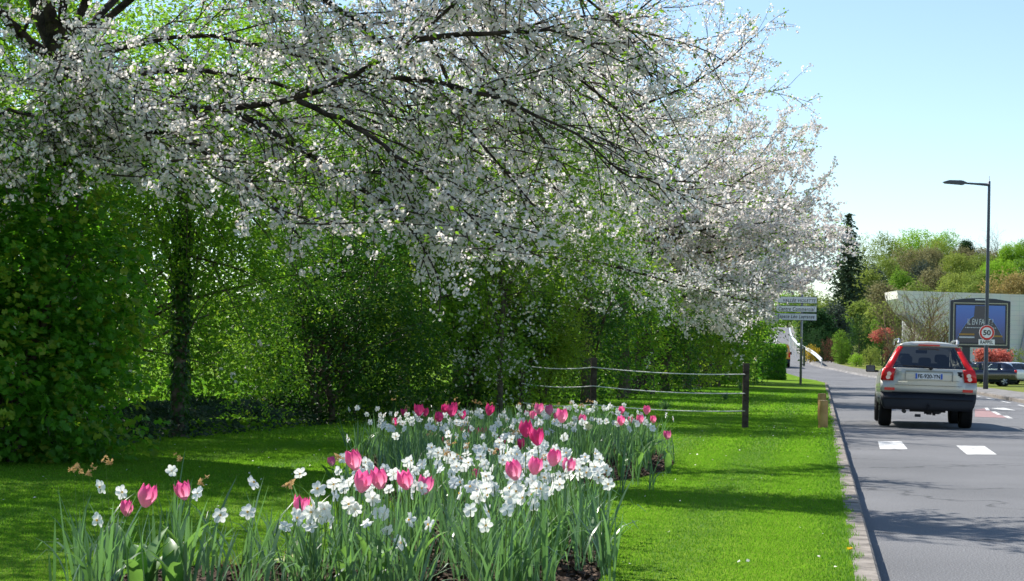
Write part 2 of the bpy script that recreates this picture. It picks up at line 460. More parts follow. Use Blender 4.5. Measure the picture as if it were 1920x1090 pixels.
def ground_quad(mb, pts, dz):
    v = [[p[0], p[1], float(hz(p[1])) + dz] for p in pts]
    mb.add(v, [list(range(len(v)))])
mk = MB()
for quad in ([(1650, 843), (1702, 843), (1690, 828), (1646, 828)], [(1813, 853), (1869, 853), (1846, 837), (1793, 836)],
             [(1846, 765), (1852, 765), (1856, 770), (1849, 770)], [(1858, 772), (1866, 772), (1878, 778), (1870, 778)], [(1880, 780), (1889, 780), (1899, 785), (1890, 785)],
             [(1858, 766), (1882, 765), (1905, 770), (1880, 769)]):
    ground_quad(mk, [G(a, b, 0) for a, b in quad], .004)
# edge line along the right kerb
for y in np.arange(50, 100, 6.):
    mk.add([[RX(y) - .5, y, .004], [RX(y) - .38, y, .004], [RX(y + 3) - .38, y + 3, .004], [RX(y + 3) - .5, y + 3, .004]], [[0, 1, 2, 3]])
# centre lines of the far road
for off in (-.25, .25):
    for y0, y1 in zip(np.arange(200, 520, 10.), np.arange(210, 530, 10.)):
        c0 = (LX(y0) + RX(y0)) / 2 + off - .4; c1 = (LX(y1) + RX(y1)) / 2 + off - .4
        mk.add([[c0 - .11, y0, hz(y0) + .03], [c0 + .11, y0, hz(y0) + .03], [c1 + .11, y1, hz(y1) + .03], [c1 - .11, y1, hz(y1) + .03]], [[0, 1, 2, 3]])
for y0, y1 in zip(np.arange(160, 520, 10.), np.arange(170, 530, 10.)):
    mk.add([[LX(y0) + .5, y0, hz(y0) + .03], [LX(y0) + .75, y0, hz(y0) + .03], [LX(y1) + .75, y1, hz(y1) + .03], [LX(y1) + .5, y1, hz(y1) + .03]], [[0, 1, 2, 3]])
tag(mk.build('road_markings', M['road_paint']), kind='structure')
rd = MB()
ground_quad(rd, [G(a, b, 0) for a, b in ((1828, 768), (1846, 766), (1889, 784), (1828, 782))], .003)
tag(rd.build('road_cycle_patch', M['road_red']), kind='structure')
def gravel_strip():
    ys = np.arange(118, 175, 3.)
    return sheet('gravel_path', lambda y: RX(y) + .02, lambda y: RX(y) + np.interp(y, [118, 130, 150, 175], [.5, 2.6, 2.2, .5]), lambda x, y: hz(y) - .004 + .139 * np.clip((x - RX(y) - .02) / .15, 0, 1), M['gravel'], 16, ys)
gravel_strip()

# ------------------------------------------------------------------ flower bed soil
bed_px = [(1085, 1140), (1118, 1090), (1138, 1055), (1140, 1035), (1128, 1010), (1090, 985), (1060, 950), (1065, 925), (1100, 905), (1180, 897), (1238, 884), (1262, 872), (1262, 862), (1240, 845), (1150, 833), (1000, 830),
          (860, 836), (740, 848), (665, 860), (640, 872), (655, 890), (700, 915), (745, 945), (740, 980), (640, 1035), (560, 1062), (430, 1072), (250, 1080), (120, 1105), (60, 1150), (100, 1230), (700, 1260)]
bed = np.array([G(a, b, .14)[:2] for a, b in bed_px])
def inside(poly, x, y):
    c = np.zeros(np.shape(x), bool); n = len(poly); j = n - 1
    for i in range(n):
        xi, yi = poly[i]; xj, yj = poly[j]
        cond = ((yi > y) != (yj > y)) & (x < (xj - xi) * (y - yi) / (yj - yi + 1e-12) + xi)
        c ^= cond; j = i
    return c
def seg_dist(poly, x, y):
    d = np.full(np.shape(x), 1e9); n = len(poly)
    for i in range(n):
        a, b = poly[i], poly[(i + 1) % n]
        ab = b - a; t = np.clip(((x - a[0]) * ab[0] + (y - a[1]) * ab[1]) / (ab @ ab + 1e-12), 0, 1)
        d = np.minimum(d, np.hypot(x - a[0] - t * ab[0], y - a[1] - t * ab[1]))
    return d
def bed_z(x, y):
    d = np.where(inside(bed, x, y), seg_dist(bed, x, y), 0)
    return .128 + .10 * (1 - np.exp(-d / .25))
def smooth_poly(poly, it=2):
    for _ in range(it):
        a = poly; b = np.roll(poly, -1, 0)
        poly = np.stack([a * .75 + b * .25, a * .25 + b * .75], 1).reshape(-1, 2)
    return poly
bed = smooth_poly(bed, 2)
bm = bmesh.new()
ring = [bm.verts.new((x, y, .10)) for x, y in bed]
bm.faces.new(ring)
bmesh.ops.triangulate(bm, faces=bm.faces[:])
for _ in range(5):
    es = [e for e in bm.edges if e.calc_length() > .16]
    if not es: break
    bmesh.ops.subdivide_edges(bm, edges=es, cuts=1)
    bmesh.ops.triangulate(bm, faces=bm.faces[:])
vx = np.array([v.co[:] for v in bm.verts])
zz = bed_z(vx[:, 0], vx[:, 1]) + np.random.default_rng(5).normal(size=len(vx)) * .006
for v, z in zip(bm.verts, zz): v.co.z = z
me = bpy.data.meshes.new('soil_bed'); bm.to_mesh(me); bm.free(); me.materials.append(M['soil'])
soil = tag(link('soil_bed', me), kind='structure')
# bark chips lying on the soil
rng = np.random.default_rng(11)
xs = rng.uniform(bed[:, 0].min(), bed[:, 0].max(), 60000); ys = rng.uniform(7.2, bed[:, 1].max(), 60000)
k = inside(bed, xs, ys); xs, ys = xs[k], ys[k]
pos = np.stack([xs, ys, bed_z(xs, ys) + .008], -1)
mb = MB(); mb.add(*scatter(QUAD_V, QUAD_F, pos, frames(np.array([0, 0, 1.]) + rng.normal(size=pos.shape) * .5, rng), rng.uniform(.012, .035, len(pos))))
tag(mb.build('mulch', M['mulch']), kind='stuff')

# ------------------------------------------------------------------ lawn grass blades
def grass(y0, y1, dens, hgt, wid, seed):
    rng = np.random.default_rng(seed)
    n = int((y1 - y0) * (.34 * y1 + .36 * y1) * dens)
    y = np.sqrt(rng.uniform(y0 ** 2, y1 ** 2, n)); x = rng.uniform(-.31, .22, n) * y
    ok = (x < LX(y) - .125 + .05 * np.sin(y * 7.3) * np.sin(y * 2.9 + 1) + rng.normal(size=n) * .02) & ~inside(bed, x, y)
    x, y = x[ok], y[ok]; n = len(x)
    z = lawn_z(x, y)
    stripe = np.sin((x - .18 * y) * 2 * math.pi / 1.1)
    az = rng.uniform(0, 2 * math.pi, n)
    lean = np.stack([np.cos(az) * .5, np.sin(az) * .5 + stripe * .55, np.zeros(n)], -1)
    h = hgt * rng.uniform(.5, 1.25, n)
    edge = np.clip((LX(y) - .14 - x), 0, 1); h *= 1 + .8 * np.exp(-edge / .08)
    b = np.stack([x, y, z - .003], -1)
    s = np.stack([np.sin(az), -np.cos(az), np.zeros(n)], -1) * (wid * rng.uniform(.7, 1.3, n))[:, None]
    tip = b + lean * h[:, None] + np.array([0, 0, 1.]) * h[:, None]
    V = np.stack([b - s, b + s, tip], 1).reshape(-1, 3)
    return V, np.arange(3 * n).reshape(-1, 3)
mb = MB()
for a in ((8.0, 13, 4200, .016, .0030, 1), (13, 22, 2200, .018, .0045, 2), (22, 38, 560, .026, .009, 3), (38, 75, 80, .035, .02, 4)):
    mb.add(*grass(*a))
tag(mb.build('grass', M['grass_blade']), kind='stuff')

# fallen petals and daisies on the lawn
rng = np.random.default_rng(21)
n = 260
y = rng.uniform(9, 36, n); x = rng.uniform(-.3, .2, n) * y
k = (x < LX(y) - .2) & ~inside(bed, x, y); x, y = x[k], y[k]
pos = np.stack([x, y, lawn_z(x, y) + .03], -1)
mb = MB(); mb.add(*scatter(QUAD_V, QUAD_F, pos, frames(np.array([0, 0, 1.]) + rng.normal(size=pos.shape) * .4, rng), rng.uniform(.008, .018, len(pos))))
tag(mb.build('fallen_petals', M['blossom']), kind='stuff')

# ------------------------------------------------------------------ trees: branches
def curve_pts(pts, n):
    pts = np.asarray(pts, float); m = len(pts)
    d = np.concatenate([[0], np.cumsum(np.linalg.norm(np.diff(pts, axis=0), axis=1))])
    t = np.linspace(0, d[-1], n)
    p = np.stack([np.interp(t, d, pts[:, k]) for k in range(3)], -1)
    for _ in range(2):
        p[1:-1] = .25 * p[:-2] + .5 * p[1:-1] + .25 * p[2:]
    return p
def shoot(rng, p, d, L, n, droop=0.0, wob=.08):
    pts = [np.array(p, float)]; d = unit(np.asarray(d, float)); st = L / (n - 1)
    for _ in range(n - 1):
        d = unit(d + rng.normal(size=3) * wob + np.array([0, 0, -droop]) / n)
        pts.append(pts[-1] + d * st)
    return np.array(pts)
def perp(rng, t):
    r = rng.normal(size=3); r -= r @ t * t; return r / (np.linalg.norm(r) + 1e-9)

def sign_clear(q):
    # twigs cut back where they would hang in front of the direction panels
    px = q[:, 0] / q[:, 1] * F + HX; pz = (q[:, 2] - EYE) / q[:, 1] * 96.
    low = HY - (q[:, 2] - EYE) / q[:, 1] * F
    return bool(np.any((q[:, 1] < 99) & (px > 1456) & (px < 1540) & (pz < 4.05) & (pz > -1.5)) or np.any((px > 1412) & (low > 598)) or np.any(px > 1612 - .25 * np.maximum(0, 480 - low)))
def cherry(name, label, trunk, limbs, seed, bias=(0, 0, 0), gap2=.32, len2=(1.0, 2.1), gap3=.24, len3=(.3, .8), cgap=.1, per=6, fsize=.021, csize=.045,
           leafp=.3, lsize=.05, droop=.25, r_limb=.07, far=False, start2=.2, group=None, avoid=None):
    rng = np.random.default_rng(seed)
    root = thing(name, label, 'tree', (trunk[0][0], trunk[0][1], trunk[0][2]), group=group)
    org = np.array(root.location)
    wood = MB(); twig = MB()
    tp = curve_pts(trunk, 10)
    wood.tube(tp - org, np.linspace(trunk[0][3], trunk[-1][3], 10) * (1 + .25 * np.exp(-np.arange(10))), 12)
    cl_p, cl_d = [], []
    bias = np.array(bias, float)
    for limb in limbs:
        r0 = limb.get('r', r_limb)
        pts = curve_pts(limb['p'], 14) if len(limb['p']) > 2 else shoot(rng, limb['p'][0], limb['p'][1], limb['L'], 14, limb.get('droop', .25), .06)
        pts = pts + np.concatenate([np.zeros((1, 3)), rng.normal(size=(13, 3)) * .015])
        L = np.linalg.norm(np.diff(pts, axis=0), axis=1).sum()
        rad = r0 * (1 - .82 * np.linspace(0, 1, 14))
        if avoid is sign_clear:
            cut = [k for k in range(14) if avoid(pts[k:k + 1])]
            if cut and cut[0] < 4:
                continue
            if cut:
                pts = curve_pts(pts[:cut[0]], 14)
                L = np.linalg.norm(np.diff(pts, axis=0), axis=1).sum()
        wood.tube(pts - org, rad, 7)
        b2 = limb.get('bias', bias)
        for u in np.arange(.08 if far or avoid is sign_clear else .5, 1, cgap / L * (.6 if far else 1)):
            i = min(int(u * 13), 12); cl_p.append(pts[i] + (pts[i + 1] - pts[i]) * (u * 13 - i) + rng.normal(size=3) * (rad[i] + (.14 if far else 0))); cl_d.append(unit(pts[i + 1] - pts[i]))
        s = L * limb.get('start', start2)
        while s < L:
            f = s / L * 13; i = min(int(f), 12); p = pts[i] + (pts[i + 1] - pts[i]) * (f - i); t = unit(pts[i + 1] - pts[i])
            a = rng.uniform(.5, 1.1)
            d = t * math.cos(a) + perp(rng, t) * math.sin(a) + b2
            L2 = rng.uniform(*len2) * (1.1 - .45 * s / L)
            q = shoot(rng, p, d, L2, 8, droop, .06)
            if avoid is not None and avoid(q):
                s += gap2; continue
            twig.tube(q - org, np.linspace(max(.009, rad[i] * .35), .005, 8), 4, caps=False)
            n2 = max(2, int(L2 / cgap))
            for u in np.linspace(.18, 1, n2) + rng.normal(size=n2) * .02:
                f2 = np.clip(u, 0, .999) * 7; i2 = int(f2)
                cl_p.append(q[i2] + (q[i2 + 1] - q[i2]) * (f2 - i2)); cl_d.append(unit(q[i2 + 1] - q[i2]))
            s3 = .15 * L2
            while s3 < L2 * .95:
                f3 = s3 / L2 * 7; i3 = min(int(f3), 6); p3 = q[i3] + (q[i3 + 1] - q[i3]) * (f3 - i3); t3 = unit(q[i3 + 1] - q[i3])
                a3 = rng.uniform(.4, 1.0)
                d3 = t3 * math.cos(a3) + perp(rng, t3) * math.sin(a3) + b2 * .6
                L3 = rng.uniform(*len3)
                w = shoot(rng, p3, d3, L3, 5, droop, .05)
                if avoid is not None and avoid(w):
                    s3 += gap3; continue
                twig.tube(w - org, np.linspace(.007, .003, 5), 3, caps=False)
                n3 = max(2, int(L3 / cgap))
                for u in np.linspace(.2, 1, n3):
                    f4 = min(u, .999) * 4; i4 = int(f4)
                    cl_p.append(w[i4] + (w[i4 + 1] - w[i4]) * (f4 - i4)); cl_d.append(unit(w[i4 + 1] - w[i4]))
                s3 += gap3 * rng.uniform(.6, 1.4)
            s += gap2 * rng.uniform(.6, 1.4)
    cl_p = np.array(cl_p); cl_d = np.array(cl_d)
    # clusters thin out in patches
    ph = rng.uniform(0, 6.28, 3)
    dens = .64 + .3 * np.sin(cl_p[:, 0] * 2.3 + ph[0]) * np.sin(cl_p[:, 1] * 1.9 + ph[1]) + .22 * np.sin(cl_p[:, 2] * 3.7 + ph[2])
    keep = rng.uniform(size=len(cl_p)) < dens
    bp, bd = cl_p[keep], cl_d[keep]
    n = len(bp)
    pp = np.repeat(bp, per, 0) + rng.normal(size=(n * per, 3)) * csize * np.repeat(rng.uniform(.6, 1.2, n), per)[:, None] * np.array([1, 1, .85]) - np.array([0, 0, .02])
    nr = unit(pp - np.repeat(bp, per, 0)) + rng.normal(size=pp.shape) * .45 + np.array([0, 0, .15])
    if far:
        V, Fc = scatter(QUAD_V, QUAD_F, pp - org, frames(nr, rng), rng.uniform(.75, 1.25, len(pp)) * fsize * 1.9)
    else:
        V, Fc = scatter(FLOWER_V, FLOWER_F, pp - org, frames(nr, rng), rng.uniform(.75, 1.25, len(pp)) * fsize)
    MB().add(V, Fc).build('blossom', M['blossom_far'] if far else M['blossom'], root)
    lk = rng.uniform(size=len(cl_p)) < leafp
    lp = np.repeat(cl_p[lk], 3, 0) + rng.normal(size=(lk.sum() * 3, 3)) * .035
    ld = np.repeat(cl_d[lk], 3, 0) + rng.normal(size=lp.shape) * .6
    V, Fc = scatter(LEAF_V, LEAF_F, lp - org, frames(np.array([0, 0, 1.]) + rng.normal(size=lp.shape) * .6, rng, ld), rng.uniform(.7, 1.3, len(lp)) * lsize)
    MB().add(V, Fc).build('leaves', M['young_leaf'], root)
    wood.build('trunk', M['bark'], root, smooth=True)
    twig.build('twigs', M['twig'], root, smooth=True)
    return root

def PL(D, *pts):
    """polyline of (px, py[, D]) in world space"""
    out = []
    for q in pts:
        out.append(P(q[0], q[1], q[2] if len(q) > 2 else D))
    return out
T1 = [(-4.9, 18.6, .1, .36), (-4.88, 18.5, 1.6, .29), (-4.85, 18.4, 3.1, .25), (-4.80, 18.4, 4.75, .20)]
top = P(118, 110, 18.4)
limbs1 = [
    dict(p=PL(18, (115, 290, 18.3), (185, 220, 18), (250, 186, 17.7), (350, 206, 17.2), (450, 216, 16.8), (560, 185, 16.5), (690, 142, 16.2), (780, 75, 16), (880, -10, 15.8), (960, -90, 15.6)), r=.056, start=.25),
    dict(p=PL(16.8, (450, 216), (520, 255, 16.6), (610, 318, 16.4), (700, 362, 16.1), (770, 420, 15.9), (820, 500, 15.7), (840, 560, 15.6)), r=.032, start=.05),
    dict(p=PL(18, (112, 300, 18.3), (180, 262, 17.5), (250, 245, 17), (310, 236, 16.6), (400, 290, 16), (480, 370, 15.6), (560, 440, 15.2)), r=.038),
    dict(p=PL(18, (120, 150, 18.4), (210, 90, 18), (330, 62, 17.6), (480, 75, 17.2), (620, 115, 16.9), (760, 190, 16.7), (900, 290, 16.5)), r=.03),
    dict(p=PL(18, (125, 120, 18.4), (180, 30, 18.2), (300, -60, 18), (450, -90, 17.5), (600, -20, 17), (760, 120, 16.6), (890, 250, 16.3), (1000, 380, 16)), r=.045),
    dict(p=PL(18, (118, 110, 18.4), (150, -20, 18.5), (260, -180, 18.2), (480, -240, 17.6), (700, -150, 17), (900, 10, 16.6), (1080, 120, 16.2), (1190, 230, 16)), r=.05),
    dict(p=PL(18, (118, 110, 18.4), (100, -30, 18.5), (200, -300, 18), (500, -380, 17), (800, -250, 16.2), (1000, -80, 15.8), (1180, 60, 15.5)), r=.058, start=.35),
    dict(p=PL(18, (105, 110, 18.4), (60, -20, 18.5), (10, -180, 18.5), (-60, -400, 18)), r=.10, start=.3),
    dict(p=PL(18, (110, 110, 18.4), (85, 0, 18.3), (110, -200, 17.5), (160, -420, 16.5)), r=.08, start=.3),
    dict(p=PL(18, (100, 120, 18.4), (30, 60, 18), (-30, -20, 17), (-150, -60, 16)), r=.07),
    dict(p=PL(18, (112, 260, 18.3), (60, 220, 17.2), (10, 200, 16.5), (-60, 240, 16)), r=.038),
    dict(p=PL(18, (115, 200, 18.4), (170, 180, 17.2), (240, 220, 16.2), (290, 290, 15.4), (330, 340, 15)), r=.034),
    dict(p=PL(18, (115, 180, 18.5), (300, 120, 19.5), (520, 150, 20), (760, 250, 20), (960, 380, 19.8)), r=.038),
    dict(p=PL(18, (118, 110, 18.4), (300, -100, 20), (600, -140, 21), (900, 40, 21), (1120, 220, 21), (1200, 330, 20.5)), r=.045),
    dict(p=PL(18, (112, 215, 18.3), (95, 225, 17.2), (60, 275, 16.4), (10, 330, 16)), r=.03, start=.15),
    dict(p=PL(18, (115, 255, 18.3), (145, 250, 17.3), (170, 290, 16.6), (190, 340, 16.2)), r=.03, start=.15),
    dict(p=PL(18, (110, 190, 18.3), (80, 150, 17.0), (60, 130, 16.4), (120, 110, 15.8)), r=.03, start=.15),
    dict(p=PL(18, (112, 230, 18.3), (130, 200, 17.0), (180, 170, 16.2), (270, 160, 15.6)), r=.03, start=.15),
    dict(p=PL(18, (560, 190, 16.5), (680, 240, 16), (800, 330, 15.6), (920, 440, 15.3)), r=.03, start=.05),
    dict(p=PL(18, (690, 142, 16.2), (820, 150, 15.9), (960, 190, 15.7), (1100, 260, 15.5), (1180, 330, 15.4)), r=.03, start=.05),
    dict(p=PL(18, (780, 75, 16), (900, 60, 15.8), (1040, 60, 15.6), (1180, 95, 15.5)), r=.03, start=.05),
]
def t1_low(q):
    # lower outline of the near crown
    px = q[:, 0] / q[:, 1] * F + HX; py = HY - (q[:, 2] - EYE) / q[:, 1] * F
    lim = np.interp(px, [-200, 0, 120, 200, 300, 450, 560, 700, 840, 900, 1000, 1200], [500, 470, 380, 350, 385, 440, 515, 590, 625, 560, 500, 430])
    return bool(np.any((py > lim)[len(q) // 2:]))
cherry('cherry_tree', 'nearest white-blossomed cherry tree, arching over the lawn from the top left', T1, limbs1, 101, bias=(.30, -.12, -.14),
       gap2=.20, len2=(.7, 1.7), gap3=.19, cgap=.135, per=11, csize=.031, fsize=.0185, avoid=t1_low, group='cherry trees in blossom along the road', droop=.14, leafp=.62, lsize=.058)

def auto_limbs(rng, base, z0, n, L, elev=(5, 60), r=.09):
    out = []
    for i in range(n):
        az = 2 * math.pi * i / n + rng.uniform(-.35, .35)
        el = R(rng.uniform(*elev))
        d = np.array([math.cos(az) * math.cos(el), math.sin(az) * math.cos(el), math.sin(el)])
        out.append(dict(p=[np.array(base) + np.array([0, 0, z0 + rng.uniform(-.6, 1.2)]), d], L=L * rng.uniform(.8, 1.15) * (.95 if el > .8 else 1), r=r * .72, droop=rng.uniform(.0, .45)))
    return out
far_cherries = [
    ((-1.0, 38), 4.6, 17, 6.7, 202, 'second cherry tree from the camera, its tall blossom sprays standing against the sky', 6, .026),
    ((4.3, 57), 4.7, 17, 6.3, 203, 'third cherry tree from the camera, a wide white crown behind the second', 5, .034),
    ((8.5, 77), 4.9, 17, 7.4, 204, 'fourth cherry tree from the camera, blossom reaching towards the road', 4, .044),
    ((12.2, 97), 4.6, 16, 7.2, 205, 'farthest blossoming cherry tree, overhanging the direction signs', 4, .05),
]
for (bx, by), z0, nl, L, seed, lab, per, fs in far_cherries:
    rng = np.random.default_rng(seed)
    z = float(lawn_z(bx, by))
    tr = [(bx, by, z, .34), (bx + .1, by, z + 1.2, .28), (bx, by + .1, z + 2.6, .25), (bx + .1, by, z + z0, .2)]
    lb = auto_limbs(rng, (bx, by, z), z0 - .8, nl, L, (8, 50)) + auto_limbs(rng, (bx, by, z), z0 - .6, nl, L * .95, (-14, 20), .07) + auto_limbs(rng, (bx, by, z), z0 - .2, 9, L * 1.02, (45, 80), .08)
    far = by > 45
    cherry('cherry_tree', lab, tr, lb, seed, bias=(.06, 0, .12), gap2=.34, len2=(1.0, 2.3), gap3=.30, len3=(.4, .9), cgap=.11 if not far else .13, avoid=sign_clear,
           per=per, fsize=fs, csize=.055 if not far else .07, leafp=.30, lsize=.07 if not far else .10, droop=.02, r_limb=.09, far=far,
           group='cherry trees in blossom along the road')

# ------------------------------------------------------------------ trees and shrubs of the hedge
def foliage(rng, blobs, nspray, per, lsize, sl, shell=.55, flat=.9, shape='leaf', droop=-.15):
    blobs = np.array(blobs, float)
    w = (blobs[:, 3] * blobs[:, 4] * blobs[:, 5]) ** .75; w /= w.sum()
    b = blobs[rng.choice(len(blobs), nspray, p=w)]
    d = unit(rng.normal(size=(nspray, 3)))
    lump = 1 + .14 * np.sin(d[:, 0] * 7 + b[:, 0] * 3) * np.sin(d[:, 2] * 6 + b[:, 1]) + rng.normal(size=nspray) * .06
    r = (shell + (1 - shell) * rng.uniform(size=nspray)) * lump
    pos = b[:, :3] + d * r[:, None] * b[:, 3:6]
    sd = unit(d * .7 + rng.normal(size=d.shape) * .6 + np.array([0, 0, droop]))
    t = rng.uniform(0, 1, (nspray, per))
    L = rng.uniform(.6, 1.3, nspray) * sl
    lp = pos[:, None] + sd[:, None] * (t * L[:, None])[..., None] + rng.normal(size=(nspray, per, 3)) * lsize * .6
    lp = lp.reshape(-1, 3)
    nrm = np.array([0, 0, flat]) + np.repeat(d, per, 0) * .4 + rng.normal(size=lp.shape) * .55
    al = np.repeat(sd, per, 0) * .6 + rng.normal(size=lp.shape) * .7
    ok = lp[:, 2] > .1
    lp, nrm, al = lp[ok], nrm[ok], al[ok]
    sc_ = rng.uniform(.65, 1.3, len(lp)) * lsize
    if shape == 'leaf':
        return scatter(LEAF_V, LEAF_F, lp, frames(nrm, rng, al), sc_), pos
    if shape == 'lobe':
        return scatter(LOBE_V, LOBE_F, lp, frames(nrm, rng, al), sc_), pos
    return scatter(QUAD_V, QUAD_F, lp, frames(nrm, rng), sc_), pos

def leafy(name, label, cat, base, blobs, mat, nspray, per, lsize, sl, seed, trunk_r=.1, trunk_h=None, shell=.5, shape='leaf', group=None, twigs=60, flowers=0, bark='bark_grey', lean=(0, 0), droop=-.15, stems=1, flat=.9, fmat='blossom', fsize=.03, fresh=.11):
    rng = np.random.default_rng(seed)
    root = thing(name, label, cat, base, group=group)
    org = np.array(base, float)
    (V, Fc), pos = foliage(rng, blobs, nspray, per, lsize, sl, shell, flat, shape, droop)
    mb = MB().add(V - org, Fc)
    mats = [mat]
    if flowers:
        fp = pos[rng.choice(len(pos), flowers)]
        fp = np.repeat(fp, 5, 0) + rng.normal(size=(flowers * 5, 3)) * .06
        V2, F2 = scatter(FLOWER_V, FLOWER_F, fp - org, frames(rng.normal(size=fp.shape) + np.array([0, 0, .5]), rng), rng.uniform(.7, 1.2, len(fp)) * fsize)
        mb.add(V2, F2, 1); mats.append(M[fmat])
    if fresh:
        (V3, F3), _p = foliage(rng, blobs, int(nspray * fresh), per, lsize * 1.05, sl * 1.1, .85, flat, shape, droop * .5)
        mb.add(V3 - org, F3, len(mats)); mats.append(M['lime_leaf'])
    mb.build('crown', mats, root)
    tk = MB()
    bl = np.array(blobs, float); h = trunk_h if trunk_h else bl[:, 2].mean() - org[2]
    for s in range(stems):
        o = np.array([0, 0, -.05]) + (np.array([*rng.normal(size=2) * .2, 0]) if stems > 1 else 0)
        tp = np.linspace(0, 1, 8)[:, None] * np.array([lean[0] + (rng.normal() * .3 if stems > 1 else 0), lean[1], h]) + o + np.concatenate([np.zeros((1, 3)), rng.normal(size=(7, 3)) * trunk_r * .25 * np.array([1, 1, 0])])
        tk.tube(tp, np.linspace(1.15, .55, 8) * trunk_r * (1 if stems == 1 else rng.uniform(.5, 1)), 8)
        for p in pos[rng.choice(len(pos), max(1, twigs // stems))]:
            f = rng.uniform(.25, 1); s0 = tp[int(f * 7)]
            e = p - org
            mid = (s0 * .45 + e * .55) + np.array([0, 0, .15 * np.linalg.norm(e - s0)]) * rng.uniform(0, 1) + rng.normal(size=3) * .08
            tk.tube(curve_pts([s0, mid, e], 6), np.linspace(max(.012, trunk_r * .22), .004, 6), 4, caps=False)
    tk.build('trunk', M[bark], root, smooth=True)
    return root

def lz(x, y): return float(lawn_z(np.float64(x), np.float64(y)))
def hb(x, y): return (x, y, lz(x, y) - .02)
leafy('maple_bush', 'bright green maple bush filling the left edge down to the lawn', 'bush', hb(-5.0, 16.6),
      [(-5.1, 16.6, 1.0, 1.15, 1.1, 1.0), (-5.1, 16.8, 2.1, 1.2, 1.1, 1.1), (-5.6, 17.0, 2.9, .9, .9, .7), (-4.35, 16.8, .8, .7, .7, .8), (-4.25, 16.9, 1.9, .65, .6, .9), (-6.2, 16.8, 2, 1.2, 1, 1.9)], M['maple_leaf'], 3600, 9, .075, .35, 301, .07, shape='lobe', stems=3, twigs=90, flowers=40)
ivt = leafy('ivy_clad_tree', 'small-leaved tree with an ivy-clad trunk standing in the gap of the hedge', 'tree', hb(-4.25, 22.2),
      [(-4.3, 22.2, 3.6, 1.5, 1.3, 1.1), (-4.0, 22.4, 4.7, 1.9, 1.6, 1.3), (-3.3, 22.2, 3.2, 1.2, 1.0, .9), (-5.2, 22.4, 3.0, 1.0, 1.0, .8), (-3.4, 22.6, 2.3, .9, .8, .7), (-5.3, 23.0, 1.3, .7, .7, .7), (-3.4, 23.4, 1.0, .6, .6, .6), (-4.1, 21.5, 3.0, 1.1, .5, .8), (-4.9, 21.6, 2.3, .6, .5, .7), (-3.55, 21.7, 2.1, .45, .4, .6)], M['hedge_leaf'], 4200, 9, .055, .4, 302, .08, 4.2, twigs=26, flowers=30, droop=-.4)
leafy('hedge_tree', 'leafy hedge tree behind the ivy-clad trunk, sunlit from behind', 'tree', hb(-6.6, 26),
      [(-6.6, 26, 3.2, 2.2, 1.6, 1.6), (-6.0, 26.2, 5.2, 2.4, 1.8, 1.6), (-7.6, 26, 1.4, 1.6, 1.2, 1.2), (-5.4, 26.6, 1.2, 1.2, 1.0, .9), (-4.2, 26.8, 1.6, 1.0, .9, 1.2)], M['hedge_leaf'], 3400, 9, .075, .5, 303, .14, 4.5, twigs=80)
leafy('hedge_tree', 'broad green tree right behind the nearest cherry trunk', 'tree', hb(-6.6, 20.6),
      [(-6.4, 20.6, 2.5, 1.6, 1.2, 2.0), (-5.6, 20.4, 3.6, 1.2, 1.0, 1.2), (-5.4, 20.6, 1.2, 1.1, 1.0, 1.0)], M['hedge_leaf'], 2600, 9, .06, .4, 304, .12, 4.0, twigs=70)
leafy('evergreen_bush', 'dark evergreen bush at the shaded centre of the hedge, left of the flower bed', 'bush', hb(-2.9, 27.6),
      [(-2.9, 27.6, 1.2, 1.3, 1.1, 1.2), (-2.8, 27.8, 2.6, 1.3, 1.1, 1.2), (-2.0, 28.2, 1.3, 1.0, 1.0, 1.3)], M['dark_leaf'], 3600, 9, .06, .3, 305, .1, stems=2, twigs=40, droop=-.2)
leafy('hawthorn_tree', 'green hawthorn tree with loose hanging sprays behind the dark evergreen bush', 'tree', hb(-2.9, 31),
      [(-3.0, 31, 3.4, 1.9, 1.5, 1.4), (-2.2, 31, 4.8, 1.9, 1.5, 1.2), (-1.4, 31, 2.6, 1.3, 1.1, 1.2), (-3.8, 31, 1.6, 1.4, 1.2, 1.3)], M['hedge_leaf'], 3800, 9, .075, .5, 306, .12, 4.5, twigs=80, droop=-.35, flowers=60)
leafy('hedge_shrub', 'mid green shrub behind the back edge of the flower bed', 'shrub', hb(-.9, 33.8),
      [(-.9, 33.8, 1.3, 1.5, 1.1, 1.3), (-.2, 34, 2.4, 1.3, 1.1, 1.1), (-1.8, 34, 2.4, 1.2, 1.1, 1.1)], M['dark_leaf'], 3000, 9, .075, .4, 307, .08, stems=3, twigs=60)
leafy('lime_shrub', 'yellow-green small-leaved shrub beside the left end of the wire fence', 'shrub', hb(.3, 34.4),
      [(.25, 34.3, 1.2, 1.0, .9, 1.1), (.25, 34.5, 2.5, .85, .9, 1.0), (.75, 34.6, 1.8, .7, .8, .8)], M['lime_leaf'], 2600, 8, .065, .45, 308, .06, stems=3, twigs=90, droop=.1)
leafy('blossom_shrub', 'green leafed tree sprinkled with small white flowers in front of the second cherry tree', 'tree', hb(-.2, 30.2),
      [(.1, 30.2, 5.0, 1.8, 1.4, 1.3), (1.1, 30.2, 4.0, 1.3, 1.1, 1.0), (-1.0, 30.4, 4.0, 1.3, 1.2, 1.0), (.6, 30.4, 3.0, 1.2, 1.0, .7), (-.2, 29.7, 2.0, 1.0, .6, 1.1), (-.4, 29.8, 1.0, .9, .6, .8)], M['young_leaf'], 2600, 8, .07, .45, 309, .05, 5.2, twigs=30, flowers=700, droop=-.2, fsize=.028)
